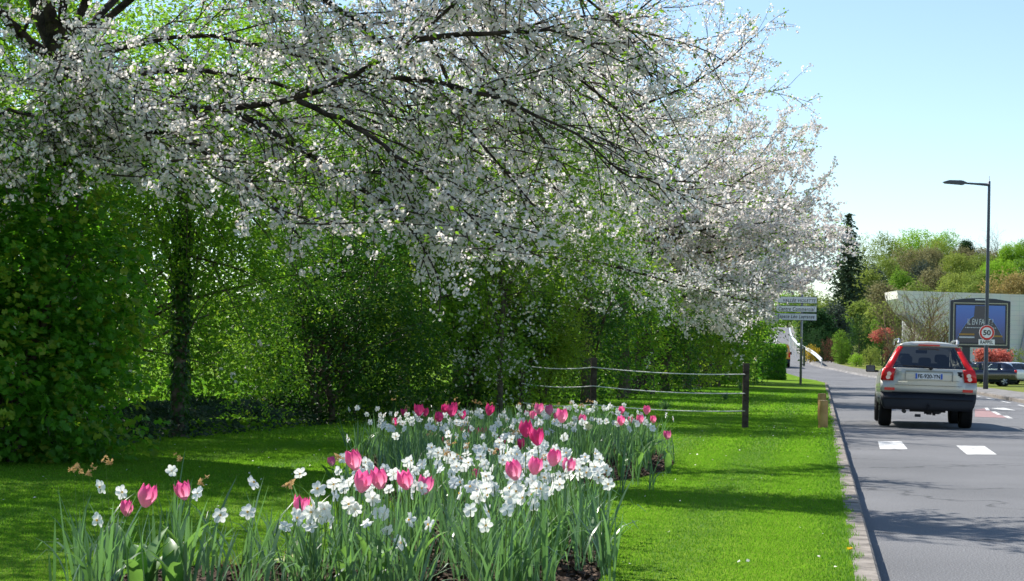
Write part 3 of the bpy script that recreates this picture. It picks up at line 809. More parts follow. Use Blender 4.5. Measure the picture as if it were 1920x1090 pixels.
leafy('hedge_tree', 'unseen tall green tree added beyond the far left to shade the near lawn', 'tree', hb(-7.9, 14.2), [(-7.9, 14.2, 3.6, 1.9, 1.7, 2.0), (-7.6, 14.4, 5.8, 1.8, 1.6, 1.4), (-7.9, 14.6, 7.6, 1.4, 1.3, 1.1)], M['hedge_leaf'], 1900, 8, .10, .5, 361, .16, 5, twigs=30)  # stands out of view, added for the shade it casts
leafy('hedge_tree', 'unseen tall green tree added left of the maple bush to shade the lawn', 'tree', hb(-8.6, 18.4), [(-8.6, 18.4, 4.0, 2.2, 1.9, 2.0), (-8.0, 18.4, 6.8, 2.1, 1.8, 1.7), (-8.4, 18.4, 8.8, 1.5, 1.4, 1.2)], M['hedge_leaf'], 1700, 8, .10, .5, 362, .18, 6, twigs=30)  # crown outside the frame, put in to throw shadow on the lawn
leafy('hedge_tree', 'unseen loose green tree added at the near left end of the hedge to dapple the lawn', 'tree', hb(-7.3, 11.3), [(-7.0, 11.2, 4.4, 1.5, 1.4, 1.1), (-7.4, 11.6, 6.0, 1.5, 1.4, 1.1), (-7.8, 11.4, 2.6, 1.2, 1.2, 1.2)], M['hedge_leaf'], 1200, 8, .09, .5, 363, .12, 5, twigs=30)  # sparse unseen crown, added for dappled shade
leafy('hedge_tree', 'tall green tree added behind the ivy-clad trunk to shade the far left lawn', 'tree', hb(-8.9, 24.6), [(-8.8, 24.6, 4.2, 2.0, 1.8, 2.0), (-8.4, 24.8, 6.8, 2.0, 1.8, 1.6)], M['hedge_leaf'], 2000, 8, .10, .5, 364, .16, 6, twigs=30)  # extra tree, added to keep sun off the far lawn
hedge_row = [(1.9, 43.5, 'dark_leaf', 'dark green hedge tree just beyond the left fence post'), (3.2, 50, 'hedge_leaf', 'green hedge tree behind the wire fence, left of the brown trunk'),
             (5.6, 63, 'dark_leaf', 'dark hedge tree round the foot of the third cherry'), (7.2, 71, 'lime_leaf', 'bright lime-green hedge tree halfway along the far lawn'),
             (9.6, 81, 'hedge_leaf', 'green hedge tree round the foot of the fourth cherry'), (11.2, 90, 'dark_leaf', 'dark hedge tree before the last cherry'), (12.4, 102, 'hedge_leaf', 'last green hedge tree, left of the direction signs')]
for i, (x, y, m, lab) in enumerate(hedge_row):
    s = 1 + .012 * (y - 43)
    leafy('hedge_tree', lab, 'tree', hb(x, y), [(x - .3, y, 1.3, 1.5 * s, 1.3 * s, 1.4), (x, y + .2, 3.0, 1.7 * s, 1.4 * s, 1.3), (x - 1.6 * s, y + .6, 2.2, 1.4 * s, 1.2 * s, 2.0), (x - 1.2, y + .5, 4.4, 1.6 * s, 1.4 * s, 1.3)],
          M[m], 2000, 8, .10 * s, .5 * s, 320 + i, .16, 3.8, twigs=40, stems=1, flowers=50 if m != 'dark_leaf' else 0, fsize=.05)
back_row = [(-9.2, 29, 'leafy tree of the back row seen through the left gap'), (-6.4, 33.5, 'second tree of the back row behind the hedge'), (-5.2, 40, 'third tree of the back row behind the hedge'), (-3.0, 48, 'tall tree of the back row behind the second cherry'), (0.6, 60, 'tree of the back row behind the third cherry'), (5.5, 82, 'tree of the back row behind the fourth cherry')]
for i, (x, y, lab) in enumerate(back_row):
    leafy('hedge_tree', lab, 'tree', hb(x, y), [(x, y, 3.6, 2.8, 2.0, 2.0), (x + .5, y, 6.0, 2.5, 1.8, 1.7), (x + .2, y, 7.9, 1.9, 1.6, 1.4), (x - 1.5, y, 1.6, 2.2, 1.6, 1.6), (x + 2, y, 2.2, 2.3, 1.6, 1.8)], M['hedge_leaf'], 2000, 8, .12, .6, 340 + i, .16, 5, twigs=40)

rng = np.random.default_rng(402)
n = 1500; a = rng.uniform(0, 6.28, n); zz_ = rng.uniform(0, 1, n) ** .8 * 2.9
pos = np.stack([np.cos(a) * .10, np.sin(a) * .10, zz_], -1) + rng.normal(size=(n, 3)) * .02
MB().add(*scatter(LOBE_V, LOBE_F, pos, frames(np.stack([np.cos(a), np.sin(a), np.full(n, .4)], -1) + rng.normal(size=pos.shape) * .3, rng, np.array([0, 0, -1.]) + rng.normal(size=pos.shape) * .4), rng.uniform(.04, .075, n))).build('ivy_leaves', M['dark_leaf'], ivt)
# ivy ground cover along the foot of the hedge
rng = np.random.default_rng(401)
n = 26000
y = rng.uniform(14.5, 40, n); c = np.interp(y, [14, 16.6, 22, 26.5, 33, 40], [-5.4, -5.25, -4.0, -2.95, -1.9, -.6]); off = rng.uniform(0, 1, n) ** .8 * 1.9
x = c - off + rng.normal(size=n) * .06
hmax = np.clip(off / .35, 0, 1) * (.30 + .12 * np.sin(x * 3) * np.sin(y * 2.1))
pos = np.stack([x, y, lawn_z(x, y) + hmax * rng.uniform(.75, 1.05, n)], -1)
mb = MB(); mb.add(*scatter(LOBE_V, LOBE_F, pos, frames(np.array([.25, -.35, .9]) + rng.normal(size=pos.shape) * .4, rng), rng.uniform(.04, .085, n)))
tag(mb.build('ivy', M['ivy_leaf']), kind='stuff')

# ------------------------------------------------------------------ flowers
def strap(rng, L, w, az, lean, curl, n=6, fold=.25):
    """one strap leaf rising from the origin: vertices (2 per step) and quads"""
    t = np.linspace(0, 1, n)
    ang = lean + curl * t ** 2
    dr = np.concatenate([[0], np.cumsum(np.sin(ang[1:]) * L / (n - 1))]); dz = np.concatenate([[0], np.cumsum(np.cos(ang[1:]) * L / (n - 1))])
    wd = w * np.clip(np.minimum(.7 + t * .8, (1 - t) * 3.2 + .03), 0, 1)
    tw = az + math.pi / 2 + rng.normal() * .5
    c = np.stack([np.cos(az) * dr, np.sin(az) * dr, dz], -1)
    s = np.stack([np.cos(tw) * wd / 2, np.sin(tw) * wd / 2, np.zeros(n)], -1)
    V = np.stack([c - s, c + s], 1).reshape(-1, 3)
    i = np.arange(n - 1) * 2
    return V, np.stack([i, i + 1, i + 3, i + 2], -1)
def strap3(rng, L, w, az, lean, curl, n=8):
    """broad leaf with a fold down the middle"""
    t = np.linspace(0, 1, n); ang = lean + curl * t ** 2
    dr = np.concatenate([[0], np.cumsum(np.sin(ang[1:]) * L / (n - 1))]); dz = np.concatenate([[0], np.cumsum(np.cos(ang[1:]) * L / (n - 1))])
    wd = w * np.sin(np.clip(.22 + t * .80, 0, 1) * math.pi) ** .8 + .004
    nr = np.stack([np.cos(az) * np.cos(ang), np.sin(az) * np.cos(ang), -np.sin(ang)], -1)
    c = np.stack([np.cos(az) * dr, np.sin(az) * dr, dz], -1)
    s = np.array([-math.sin(az), math.cos(az), 0])
    wav = np.sin(t * 5 + rng.uniform(0, 6)) * .12
    a = c - s * wd[:, None] / 2 - nr * (wd * (.22 + wav))[:, None]; b = c + s * wd[:, None] / 2 - nr * (wd * (.22 - wav))[:, None]
    V = np.stack([a, c, b], 1).reshape(-1, 3); i = np.arange(n - 1)[:, None] * 3; j = np.array([0, 1])[None]
    return V, np.stack([i + j, i + j + 1, i + j + 4, i + j + 3], -1).reshape(-1, 4)
def daff_bloom(rng, mat):
    """six tepals round a small cup, facing +Y (the flower's axis)"""
    mb = MB()
    for k in range(6):
        a = k * math.pi / 3 + rng.normal() * .08
        L = .034 * rng.uniform(.9, 1.08); w = .024 * rng.uniform(.9, 1.1); back = rng.uniform(-.25, .25); tws = rng.normal() * .15
        V = []
        for t, ww in ((.08, .25), (.35, .8), (.65, 1.0), (.88, .72), (1.0, .12)):
            for s in (-1, 0, 1):
                r = t * L; q = s * ww * w / 2; dep = back * L * t * t + (.12 * w if s == 0 else -.04 * w) + tws * q
                V.append([r * math.cos(a) - q * math.sin(a), -dep + (.004 if k % 2 else 0), r * math.sin(a) + q * math.cos(a)])
        i = np.arange(4)[:, None] * 3; j = np.array([0, 1])[None]
        mb.add(V, np.stack([i + j, i + j + 1, i + j + 4, i + j + 3], -1).reshape(-1, 4))
    return mb.mesh('bloom', mat, True)
def daff_cup():
    mb = MB(); mb.lathe([(.002, .0), (.0035, .002), (.0045, .0045), (.0052, .006)], 10, axis='y', caps=False)
    return mb.mesh('cup', M['daff_cup'], True)
def withered_bloom(rng):
    mb = MB()
    for k in range(rng.integers(3, 6)):
        c = np.array([rng.normal() * .018, rng.normal() * .018, rng.uniform(-.01, .025)])
        for q in range(7):
            d = unit(rng.normal(size=3)); s = perp(rng, d)
            L = rng.uniform(.010, .02)
            mb.add([c, c + d * L * .5 + s * L * .35, c + d * L + rng.normal(size=3) * .003, c + d * L * .5 - s * L * .35], [[0, 1, 2], [0, 2, 3]])
    return mb.mesh('bloom', M['withered'])
def stem_mesh(rng, r, mat, bend):
    t = np.linspace(0, 1, 7); az = rng.uniform(0, 6.28)
    p = np.stack([np.cos(az) * bend * t ** 2, np.sin(az) * bend * t ** 2, t], -1)
    mb = MB(); mb.tube(p, np.linspace(r, r * .8, 7), 5)
    return mb.mesh('stem', mat, True), p[-1]
def tuft_mesh(rng, n, L, w, name='foliage', mat=None, spread=.35):
    mb = MB()
    for k in range(n):
        V, Fc = strap(rng, L * rng.uniform(.6, 1.1), w * rng.uniform(.7, 1.2), rng.uniform(0, 6.28), rng.uniform(.02, spread), abs(rng.normal()) * .55 + (1.4 if rng.uniform() < .12 else 0))
        mb.add(V + np.array([rng.normal() * .02, rng.normal() * .02, -.01]), Fc)
    return mb.mesh(name, mat or M['daff_leaf'], True)
rng = np.random.default_rng(500)
DB = [daff_bloom(rng, M['daff_white']) for _ in range(6)]
DCUP = daff_cup()
DW = [withered_bloom(rng) for _ in range(5)]
DCREAM = [daff_bloom(rng, M['cream'])]
DST = [stem_mesh(rng, .0035, M['stem'], b) for b in (.02, .06, .1, .04, .14)]
DTU = [tuft_mesh(rng, 6, .46, .014) for _ in range(8)]
def put(name, me, parent, loc, rot=(0, 0, 0), sc_=(1, 1, 1)):
    o = bpy.data.objects.new(name, me); COL.objects.link(o); o.parent = parent
    o.location = [float(q) for q in loc]; o.rotation_euler = rot; o.scale = sc_
    return o
def head_to_base(px, py, z_over=None, dmin=7.2, dmax=22.3, hh=.45):
    """where a bloom seen at (px, py) stands: bed ground point and height above it"""
    u, v = level(px, py)
    D = float(np.clip(F * (EYE - .2 - hh) / max(-v, 1), dmin, dmax))
    p = P(px, py, D)
    z = float(bed_z(p[0], p[1]))
    return p, z
ndaff = 0
def daffodil(px, py, kind, label, group, rng, D=None):
    global ndaff
    p, z = head_to_base(px, py, hh=rng.uniform(.40, .48))
    if D is not None:
        p = P(px, py, D); z = float(bed_z(p[0], p[1]))
    h = p[2] - z
    st, topo = DST[rng.integers(len(DST))]
    rz = rng.uniform(0, 6.28)
    c, s = math.cos(rz), math.sin(rz)
    base = np.array([p[0] - (topo[0] * c - topo[1] * s) * h, p[1] - (topo[0] * s + topo[1] * c) * h, z])
    root = thing('daffodil', label, 'flower', base, group=group)
    put('stem', st, root, (0, 0, -.01), (0, 0, rz), (h if h > 0 else 1,) * 3 if False else (h, h, h))
    hd = np.array(p) - base
    face = rng.normal() * .8
    if kind == 'white' or kind == 'cream':
        b = put('bloom', DB[rng.integers(len(DB))] if kind == 'white' else DCREAM[0], root, hd, (rng.normal() * .35 + .1, rng.uniform(0, 1), math.pi * (0 if rng.uniform() < .72 else 1) + face), (1.02,) * 3)
        # bloom faces local -Y
        put('cup', DCUP, b, (0, 0.0, 0), (0, 0, math.pi))
    else:
        put('bloom', DW[rng.integers(len(DW))], root, hd, (0, 0, rng.uniform(0, 6.28)), (1.15,) * 3)
    put('foliage', DTU[rng.integers(len(DTU))], root, (0, 0, 0), (0, 0, rng.uniform(0, 6.28)), (1, 1, min(1.15, max(.75, h / .42)) * rng.uniform(.85, 1.05)))
    ndaff += 1
    return root
# blooms that stand apart in the photograph
singles = [
    (188, 913, 'white', 'white daffodil above the left clump, just left of the three pink tulips'), (228, 923, 'white', 'white daffodil bending over the leftmost pink tulip'),
    (322, 883, 'white', 'white daffodil standing over the gap between the left tulips'), (370, 925, 'white', 'white daffodil touching the right side of the left clump tulip'),
    (475, 905, 'white', 'solitary open white daffodil between the left clump and the main bed'), (465, 960, 'white', 'lower white daffodil beneath the solitary open one'),
    (183, 975, 'white', 'low white daffodil half hidden in the left clump leaves'), (413, 966, 'white', 'drooping white daffodil right of the left clump tulips'),
    (562, 888, 'white', 'white daffodil at the left end of the main bed, above the low tulip'), (596, 917, 'white', 'white daffodil seen from the side left of the big open one'),
    (625, 907, 'white', 'large open white daffodil left of the front pink tulips'), (559, 972, 'white', 'white daffodil low in front of the leftmost main bed tulip'),
    (607, 955, 'white', 'white daffodil with yellow cup beside the low tulip'), (600, 968, 'white', 'white daffodil just under the one with the yellow cup'),
    (720, 962, 'white', 'open white daffodil in front under the pair of pink tulips'), (768, 975, 'white', 'narrow side-on white daffodil in the front leaves'),
    (804, 984, 'white', 'small white daffodil low in the front leaves'), (750, 1018, 'white', 'lowest white daffodil, nearly closed, in the front leaves'),
    (910, 985, 'white', 'drooping white daffodil in front of the dense middle'), (914, 960, 'white', 'white daffodil just above the drooping one in front'),
    (862, 925, 'white', 'open white daffodil in front of the two-tone tulips'), (792, 915, 'white', 'white daffodil in front of the right-hand front tulip'),
    (655, 768, 'white', 'white daffodil at the far left back corner of the bed'), (670, 765, 'white', 'white daffodil next to the back left corner one'), (652, 822, 'white', 'low white daffodil at the back left corner of the bed'),
    (1140, 908, 'white', 'white daffodil at the right tip of the near bed, lowest of two'), (1138, 882, 'white', 'white daffodil at the right tip of the near bed, upper of two'),
    (1262, 786, 'white', 'rightmost white daffodil of the far bed'), (1249, 778, 'white', 'side-on white daffodil near the right end of the far bed'),
    (742, 818, 'white', 'white daffodil alone in the dark leaves at the back left'), (538, 914, 'withered', 'faded cream daffodil left of the main bed'), (638, 862, 'withered', 'withered daffodil beside the tallest front tulip'),
    (140, 885, 'withered', 'withered brown daffodil head leftmost in the left clump'), (155, 880, 'withered', 'withered orange daffodil head left of the tall leaf'), (170, 888, 'withered', 'small withered daffodil head on the left clump'),
    (198, 866, 'withered', 'tallest withered daffodil head of the left clump'), (333, 860, 'withered', 'withered daffodil head above the white one in the left clump'), (380, 905, 'withered', 'withered orange daffodil beside the right tulip of the left clump'),
    (1104, 800, 'cream', 'single pale yellow double daffodil in the far bed'),
]
rng = np.random.default_rng(510)
for px, py, kd, lab in singles:
    daffodil(px, py, kd, lab, 'daffodils in the flower bed', rng)
# blooms of the dense drifts: (centre px, py, spread x, spread y, count, kind, label)
drifts = [
    (765, 785, 60, 18, 22, 'white', 'white daffodil of the dark leaved drift at the back left of the bed'),
    (905, 790, 60, 22, 25, 'white', 'white daffodil among the red tulips at the back middle of the bed'),
    (1035, 778, 55, 16, 26, 'white', 'white daffodil among the back row tulips right of the middle'),
    (1115, 774, 50, 18, 18, 'white', 'white daffodil of the bright drift in front of the left fence post'),
    (1185, 790, 40, 14, 12, 'white', 'white daffodil among the small tulips at the right of the far bed'),
    (895, 848, 80, 30, 33, 'white', 'white daffodil of the dense drift in the middle of the bed'),
    (1015, 845, 55, 30, 26, 'white', 'white daffodil beside the purplish pink tulips in the middle'),
    (1092, 872, 36, 22, 20, 'white', 'white daffodil of the drift at the right side of the near bed'),
    (975, 905, 62, 28, 26, 'white', 'white daffodil in front of the pink tulips at the right of the near bed'),
    (720, 880, 65, 22, 11, 'white', 'white daffodil behind the front pink tulips'),
    (880, 915, 40, 14, 9, 'white', 'white daffodil between the front tulips and the right hand tulips'),
    (630, 948, 60, 24, 6, 'white', 'white daffodil scattered round the front pink tulips'),
    (820, 755, 90, 7, 8, 'withered', 'withered brown daffodil head standing over the back left of the bed'),
    (1030, 756, 90, 7, 8, 'withered', 'withered brown daffodil head standing over the back right of the bed'),
    (900, 835, 110, 24, 11, 'withered', 'withered orange daffodil head in the middle of the bed'),
]
for cx, cy, sx, sy, cnt, kd, lab in drifts:
    for _ in range(cnt):
        daffodil(cx + rng.uniform(-1.2, 1.2) * sx, cy + rng.uniform(-1.15, 1.15) * sy, kd, lab, 'daffodils in the flower bed', rng)

def tulip_bloom(rng, mat, openn=0.0, h=.082, w=.036):
    mb = MB(); nT, nS = 8, 5
    for k in range(6):
        a = k * math.pi / 3 + (0 if k < 3 else 0) + rng.normal() * .06
        inner = k % 2
        V = []
        hh = h * rng.uniform(.93, 1.05)
        for i in range(nT):
            t = i / (nT - 1)
            rr = w * (math.sin(min(1, t * 1.35 + .08) * math.pi / 2) ** .8) * (1 - .36 * max(0, t - .5) * 2 * (1 - openn) + openn * .5 * max(0, t - .45)) * (.92 if inner else 1.0)
            wd = 1.12 * math.sin(math.pi * min(.97, .18 + t * .62)) ** .8 * (1 if t < .62 else math.sqrt(max(0.0, 1 - ((t - .62) / .38) ** 2.2)) * .93 + .07)
            for j in range(nS):
                s = (j / (nS - 1) - .5) * 2
                th = a + s * wd * .62
                r2 = rr * (1 - .07 * (abs(s) ** 2)) + .0015 * math.sin(s * 6 + k)
                z = hh * t - .004 * (s ** 2) * t + .002 * math.sin(s * 9 + k * 2) * t
                V.append([r2 * math.cos(th), r2 * math.sin(th), z])
        i = np.arange(nT - 1)[:, None] * nS; j = np.arange(nS - 1)[None]
        mb.add(V, np.stack([i + j, i + j + 1, i + nS + j + 1, i + nS + j], -1).reshape(-1, 4))
    return mb.mesh('bloom', mat, True)
rng = np.random.default_rng(520)
TBp = [tulip_bloom(rng, M['tulip_pink'], o) for o in (0, .15, .4, .05)]
TBd = [tulip_bloom(rng, M['tulip_deep'], o) for o in (0, .2, .5)]
TST = [stem_mesh(rng, .005, M['stem'], b) for b in (.02, .06, .04, .1)]
def tulip_foliage(rng):
    mb = MB()
    for k in range(3):
        V, Fc = strap3(rng, rng.uniform(.24, .34), rng.uniform(.045, .075), rng.uniform(0, 6.28), rng.uniform(.1, .45), rng.uniform(.2, 1.1)); mb.add(V, Fc)
    return mb.mesh('foliage', M['tulip_leaf'], True)
TFO = [tulip_foliage(rng) for _ in range(5)]
def tulip(px, py, wpx, deep, label, rng, scale=1.0):
    size = .088
    D = float(np.clip(size * F / wpx, 7.3, 21.5))
    D = max(7.3, D * .965)
    p = P(px, py, D); z = float(bed_z(p[0], p[1])); h = p[2] - z - .035
    if h < .25:
        D = max(7.2, D * .93); p = P(px, py, D); z = float(bed_z(p[0], p[1])); h = max(.2, p[2] - z - .035)
    st, topo = TST[rng.integers(len(TST))]; rz = rng.uniform(0, 6.28); c, s = math.cos(rz), math.sin(rz)
    off = np.array([(topo[0] * c - topo[1] * s) * h, (topo[0] * s + topo[1] * c) * h, h])
    head = np.array([p[0], p[1], z + h]); base = head - off
    root = thing('tulip', label, 'flower', base, group='tulips in the flower bed')
    put('stem', st, root, (0, 0, 0), (0, 0, rz), (h, h, h))
    k = wpx * D / F / .074 * scale
    put('bloom', (TBd if deep else TBp)[rng.integers(3 if deep else 4)], root, off, (rng.normal() * .16, rng.normal() * .16, rng.uniform(0, 6.28)), (k, k, k))
    put('foliage', TFO[rng.integers(len(TFO))], root, (0, 0, 0), (0, 0, rng.uniform(0, 6.28)))
    return root
tulips = [
    (238, 956, 29, 0, 'smallest of the three pink tulips in the left clump, leaning left'), (271, 936, 41, 0, 'middle pink tulip of the left clump, wide open'), (348, 924, 33, 0, 'right-hand pink tulip of the left clump, smooth and closed'),
    (561, 952, 34, 0, 'pink tulip at the left end of the main bed with a white daffodil in front'), (622, 958, 18, 0, 'pink tulip half hidden behind the daffodil with the yellow cup'), (655, 958, 18, 0, 'slim pink tulip low behind the front leaves'),
    (668, 867, 37, 0, 'tallest pink tulip at the front of the bed'), (677, 908, 38, 0, 'pink tulip right below the tallest one'), (714, 902, 37, 0, 'deep pink tulip touching the one below the tallest'),
    (764, 904, 35, 0, 'pink tulip, left of the pair at the front right'), (794, 914, 33, 0, 'open pink tulip, right of the pair at the front, behind a white daffodil'), (900, 902, 22, 0, 'narrow pink tulip among white daffodils in the near bed'),
    (837, 843, 16, 1, 'small red tulip alone above the dense middle drift'), (968, 886, 36, 0, 'open pink tulip left of the tall one at the right of the near bed'), (1001, 878, 32, 0, 'tall pink tulip at the right of the near bed'),
    (1036, 862, 31, 0, 'pink tulip above the right-hand end of the near bed'), (1064, 877, 29, 0, 'rightmost pink tulip of the near bed'), (986, 808, 30, 1, 'big purplish pink tulip rising in the middle of the bed'),
    (1009, 823, 31, 1, 'purplish pink tulip leaning beside the big middle one'), (942, 830, 18, 1, 'small dark pink tulip left of the big purplish one'), (1012, 850, 20, 1, 'dark pink tulip sunk in daffodils under the purplish pair'), (868, 848, 14, 1, 'small dark tulip in the middle drift'),
    (742, 793, 15, 1, 'leftmost red tulip of the back row'), (786, 772, 21, 1, 'second red tulip from the left in the back row'), (847, 773, 21, 1, 'red tulip near the top of the back middle'), (824, 784, 19, 1, 'red tulip just left of the one at the top of the back middle'),
    (868, 780, 15, 1, 'small red tulip right of the back middle top'), (882, 808, 14, 1, 'red tulip low in the back middle drift'), (864, 804, 13, 1, 'smallest red tulip low in the back middle'), (907, 826, 14, 1, 'small red tulip above the centre of the bed'),
    (916, 771, 20, 1, 'round red tulip standing alone at the back centre'), (997, 780, 15, 0, 'left small tulip of the bright back right row'), (1009, 769, 20, 0, 'upper bright pink tulip of the back right row'), (1031, 771, 18, 0, 'bright pink tulip beside the upper one in the back right row'),
    (1054, 783, 25, 0, 'widest bright pink tulip of the back right row'), (1089, 787, 16, 0, 'bright pink tulip right of the widest in the back right row'), (1101, 801, 12, 0, 'small bright tulip beside the pale yellow daffodil'),
    (1165, 791, 17, 0, 'lower tulip of the stacked pair at the right of the far bed'), (1164, 771, 14, 0, 'upper tulip of the stacked pair at the right of the far bed'), (1201, 788, 17, 0, 'pink tulip behind a white daffodil at the right of the far bed'),
    (1212, 771, 16, 0, 'highest pink tulip at the right of the far bed'), (1226, 788, 14, 0, 'pink tulip paired with a white daffodil near the right end'), (1252, 818, 16, 0, 'solitary pink tulip, rightmost of all, over the lawn edge'),
    (757, 775, 13, 1, 'red tulip half hidden by daffodils right above the leftmost of the back row'), (798, 775, 15, 1, 'red tulip tucked behind the second from the left in the back row'), (876, 796, 13, 1, 'dark red tulip between daffodils right of the back middle cluster'),
    (976, 834, 20, 1, 'purple tulip low beside the big purplish middle one'), (894, 853, 14, 1, 'magenta tulip nearly covered by white daffodils at the bed centre'), (857, 851, 12, 1, 'small magenta tulip just left of the bed centre'), (852, 764, 15, 1, 'topmost red tulip of the back middle cluster'),
    (988, 778, 13, 0, 'slim bright tulip left of the upper tulip in the back right row'), (818, 792, 15, 1, 'red tulip low left in the back middle cluster'), (1046, 783, 15, 0, 'bright tulip pressed against the widest one in the back right row'),
    (936, 847, 18, 1, 'dark magenta tulip deep among daffodils left of the purplish pair'), (834, 768, 15, 1, 'red tulip behind daffodils at the top left of the back middle cluster'), (1183, 788, 12, 0, 'small pink tulip right of the stacked pair in the far bed'),
]
for px, py, w, dp, lab in tulips:
    tulip(px, py, w, dp, lab, rng)
# further small blooms of the drifts, past counting
rng = np.random.default_rng(525)
mb = MB()
src = []
for me_ in DB:
    co = np.empty(len(me_.vertices) * 3, np.float32); me_.vertices.foreach_get('co', co)
    src.append((co.reshape(-1, 3), np.array([p.vertices[:] for p in me_.polygons])))
for cx, cy, sx, sy, cnt in ((760, 790, 80, 18, 22), (905, 800, 80, 28, 34), (1040, 790, 70, 22, 24), (1150, 782, 80, 16, 20), (900, 860, 100, 30, 34), (1020, 865, 70, 32, 26), (700, 905, 110, 34, 20), (950, 930, 110, 30, 20), (620, 970, 110, 30, 10)):
    for _ in range(cnt):
        p, z = head_to_base(cx + rng.uniform(-1, 1) * sx, cy + rng.uniform(-1, 1) * sy, hh=rng.uniform(.36, .44))
        if not inside(bed, p[0], p[1]): continue
        a, f = src[rng.integers(len(src))]
        th = rng.normal() * .9 + (0 if rng.uniform() < .65 else math.pi); ti = rng.normal() * .4
        Rz = np.array([[math.cos(th), -math.sin(th), 0], [math.sin(th), math.cos(th), 0], [0, 0, 1]]); Rx = np.array([[1, 0, 0], [0, math.cos(ti), -math.sin(ti)], [0, math.sin(ti), math.cos(ti)]])
        mb.add((a * rng.uniform(.78, 1.0)) @ (Rz @ Rx).T + p, f, 0)
        b_ = np.array([p[0] + rng.normal() * .03, p[1] + rng.normal() * .03, z - .01]); mb.tube(np.array([b_, (b_ + p) / 2 + rng.normal(size=3) * .008, p]), .003, 4, mi=1)
tag(mb.build('daffodils', [M['daff_white'], M['stem']], smooth=True), kind='stuff')
# leaf mass of the daffodils between the blooms
rng = np.random.default_rng(530)
mb = MB()
cand = rng.uniform([bed[:, 0].min(), 7.3], [bed[:, 0].max(), bed[:, 1].max()], (11000, 2))
d = np.where(inside(bed, cand[:, 0], cand[:, 1]), seg_dist(bed, cand[:, 0], cand[:, 1]), -1)
# keep bare soil near the right edges of both lobes
lim = np.where((cand[:, 0] > -.35) & (cand[:, 1] < 12.5), .58, np.where((cand[:, 0] > .5) & (cand[:, 1] < 19), .35, .08))
clump = np.sin(cand[:, 0] * 9 + 1) * np.sin(cand[:, 1] * 6.5) > np.where(cand[:, 0] < -1.15, .05, -.45)
clump &= ~((cand[:, 0] > -1.42) & (cand[:, 0] < -1.12) & (cand[:, 1] < 10))
cand = cand[(d > lim) & clump]
for x, y in cand:
    V, Fc = strap(rng, rng.uniform(.30, .52) * np.interp(y, [7.5, 9.5, 12], [.82, .88, 1.0]), rng.uniform(.007, .013), rng.uniform(0, 6.28), rng.uniform(.02, .24), abs(rng.normal()) * .5 + (1.5 if rng.uniform() < .1 else 0), 5)
    mb.add(V + np.array([x, y, float(bed_z(x, y)) - .01]), Fc)
for _ in range(70):
    px_ = rng.choice([rng.uniform(95, 215), rng.uniform(215, 400), rng.uniform(400, 520), rng.uniform(560, 1000)]); q = G(px_, rng.uniform(1085, 1150), .18)
    if not inside(bed, q[0], q[1]): continue
    V, Fc = strap(rng, rng.uniform(.26, .44), rng.uniform(.014, .022), rng.uniform(0, 6.28), rng.uniform(.02, .28), abs(rng.normal()) * .6 + (1.3 if rng.uniform() < .15 else 0), 8)
    mb.add(V + np.array([q[0], q[1], float(bed_z(q[0], q[1])) - .01]), Fc)
tag(mb.build('daffodil_leaves', M['daff_leaf'], smooth=True), kind='stuff')

# foreground plants with broad leaves
def broad_plant(px, py, label, n, L, W, seed, mat='tulip_leaf', flower=None, name='tulip_plant', z=.2):
    g = G(px, py, z); rng = np.random.default_rng(seed)
    root = thing(name, label, 'plant', (g[0], g[1], z - .02))
    mb = MB()
    for k in range(n):
        V, Fc = strap3(rng, L * rng.uniform(.75, 1.1), W * rng.uniform(.8, 1.15), rng.uniform(0, 6.28), rng.uniform(.1, .5), rng.uniform(.2, 1.2), 10); mb.add(V, Fc)
    mb.build('foliage', M[mat], root, smooth=True)
    if flower:
        b = MB()
        for k in range(4):
            V, Fc = strap3(rng, .10, .045, k * 1.6, .12, .3, 8); b.add(V + np.array([0, 0, .03]), Fc)
        b.build('bloom', M[flower], root, smooth=True)
    return root
broad_plant(262, 1125, 'clump of broad pale green tulip leaves at the bottom left', 6, .34, .085, 541)
broad_plant(325, 1128, 'broad tulip leaves at the bottom under the right tulip of the left clump', 5, .36, .08, 542)
broad_plant(985, 1058, 'broad folded tulip leaves bending over the bare soil at the front', 4, .30, .085, 543)
broad_plant(715, 1120, 'broad tulip leaves at the bottom edge of the main bed', 5, .22, .08, 544)
broad_plant(541, 1076, 'pale variegated plant with a low yellow bloom between the two clumps', 4, .2, .07, 545, 'pale_leaf', 'yellow', 'tulip')
broad_plant(1195, 866, 'broad green tulip leaves at the right tip of the far bed', 5, .40, .10, 546)
broad_plant(1215, 862, 'tulip leaves spreading over the lawn edge under the rightmost tulip', 4, .42, .09, 547)
g = G(418, 1090, .16)
root = tag(MB().add(*[np.vstack(q) if i == 0 else q for i, q in enumerate(((np.zeros((3, 3)),), [[0, 1, 2]]))]).build('dry_grass_tuft', M['dry'], loc=(g[0], g[1], .15)), 'rusty brown dried grass tuft between the left clump and the main bed', 'plant')
root.data = tuft_mesh(np.random.default_rng(550), 90, .17, .004, 'dry_grass_tuft', M['dry'], .6)
# daffodil tufts standing in the lawn
for px, py, hh, n, lab in ((1360, 752, .34, 40, 'daffodil tuft in the lawn behind the wire fence, left of the right fence post'), (1246, 774, .34, 40, 'daffodil tuft in the lawn behind the lower fence wires'),
                           (1388, 733, .4, 36, 'daffodil tuft just left of the right fence post top'), (1432, 712, .9, 120, 'large daffodil patch in front of the clipped hedge'), (1462, 713, .6, 60, 'low flowering tuft beside the direction sign pole')):
    g = G(px, py, .12); rg = np.random.default_rng(int(px))
    me = tuft_mesh(rg, n, hh, .02 if hh < .5 else .05, 'daffodil_tuft', M['daff_leaf'], .45 if hh < .5 else .9)
    tag(link('daffodil_tuft', me, None, (g[0], g[1], lz(g[0], g[1]) - .01)), lab, 'plant')
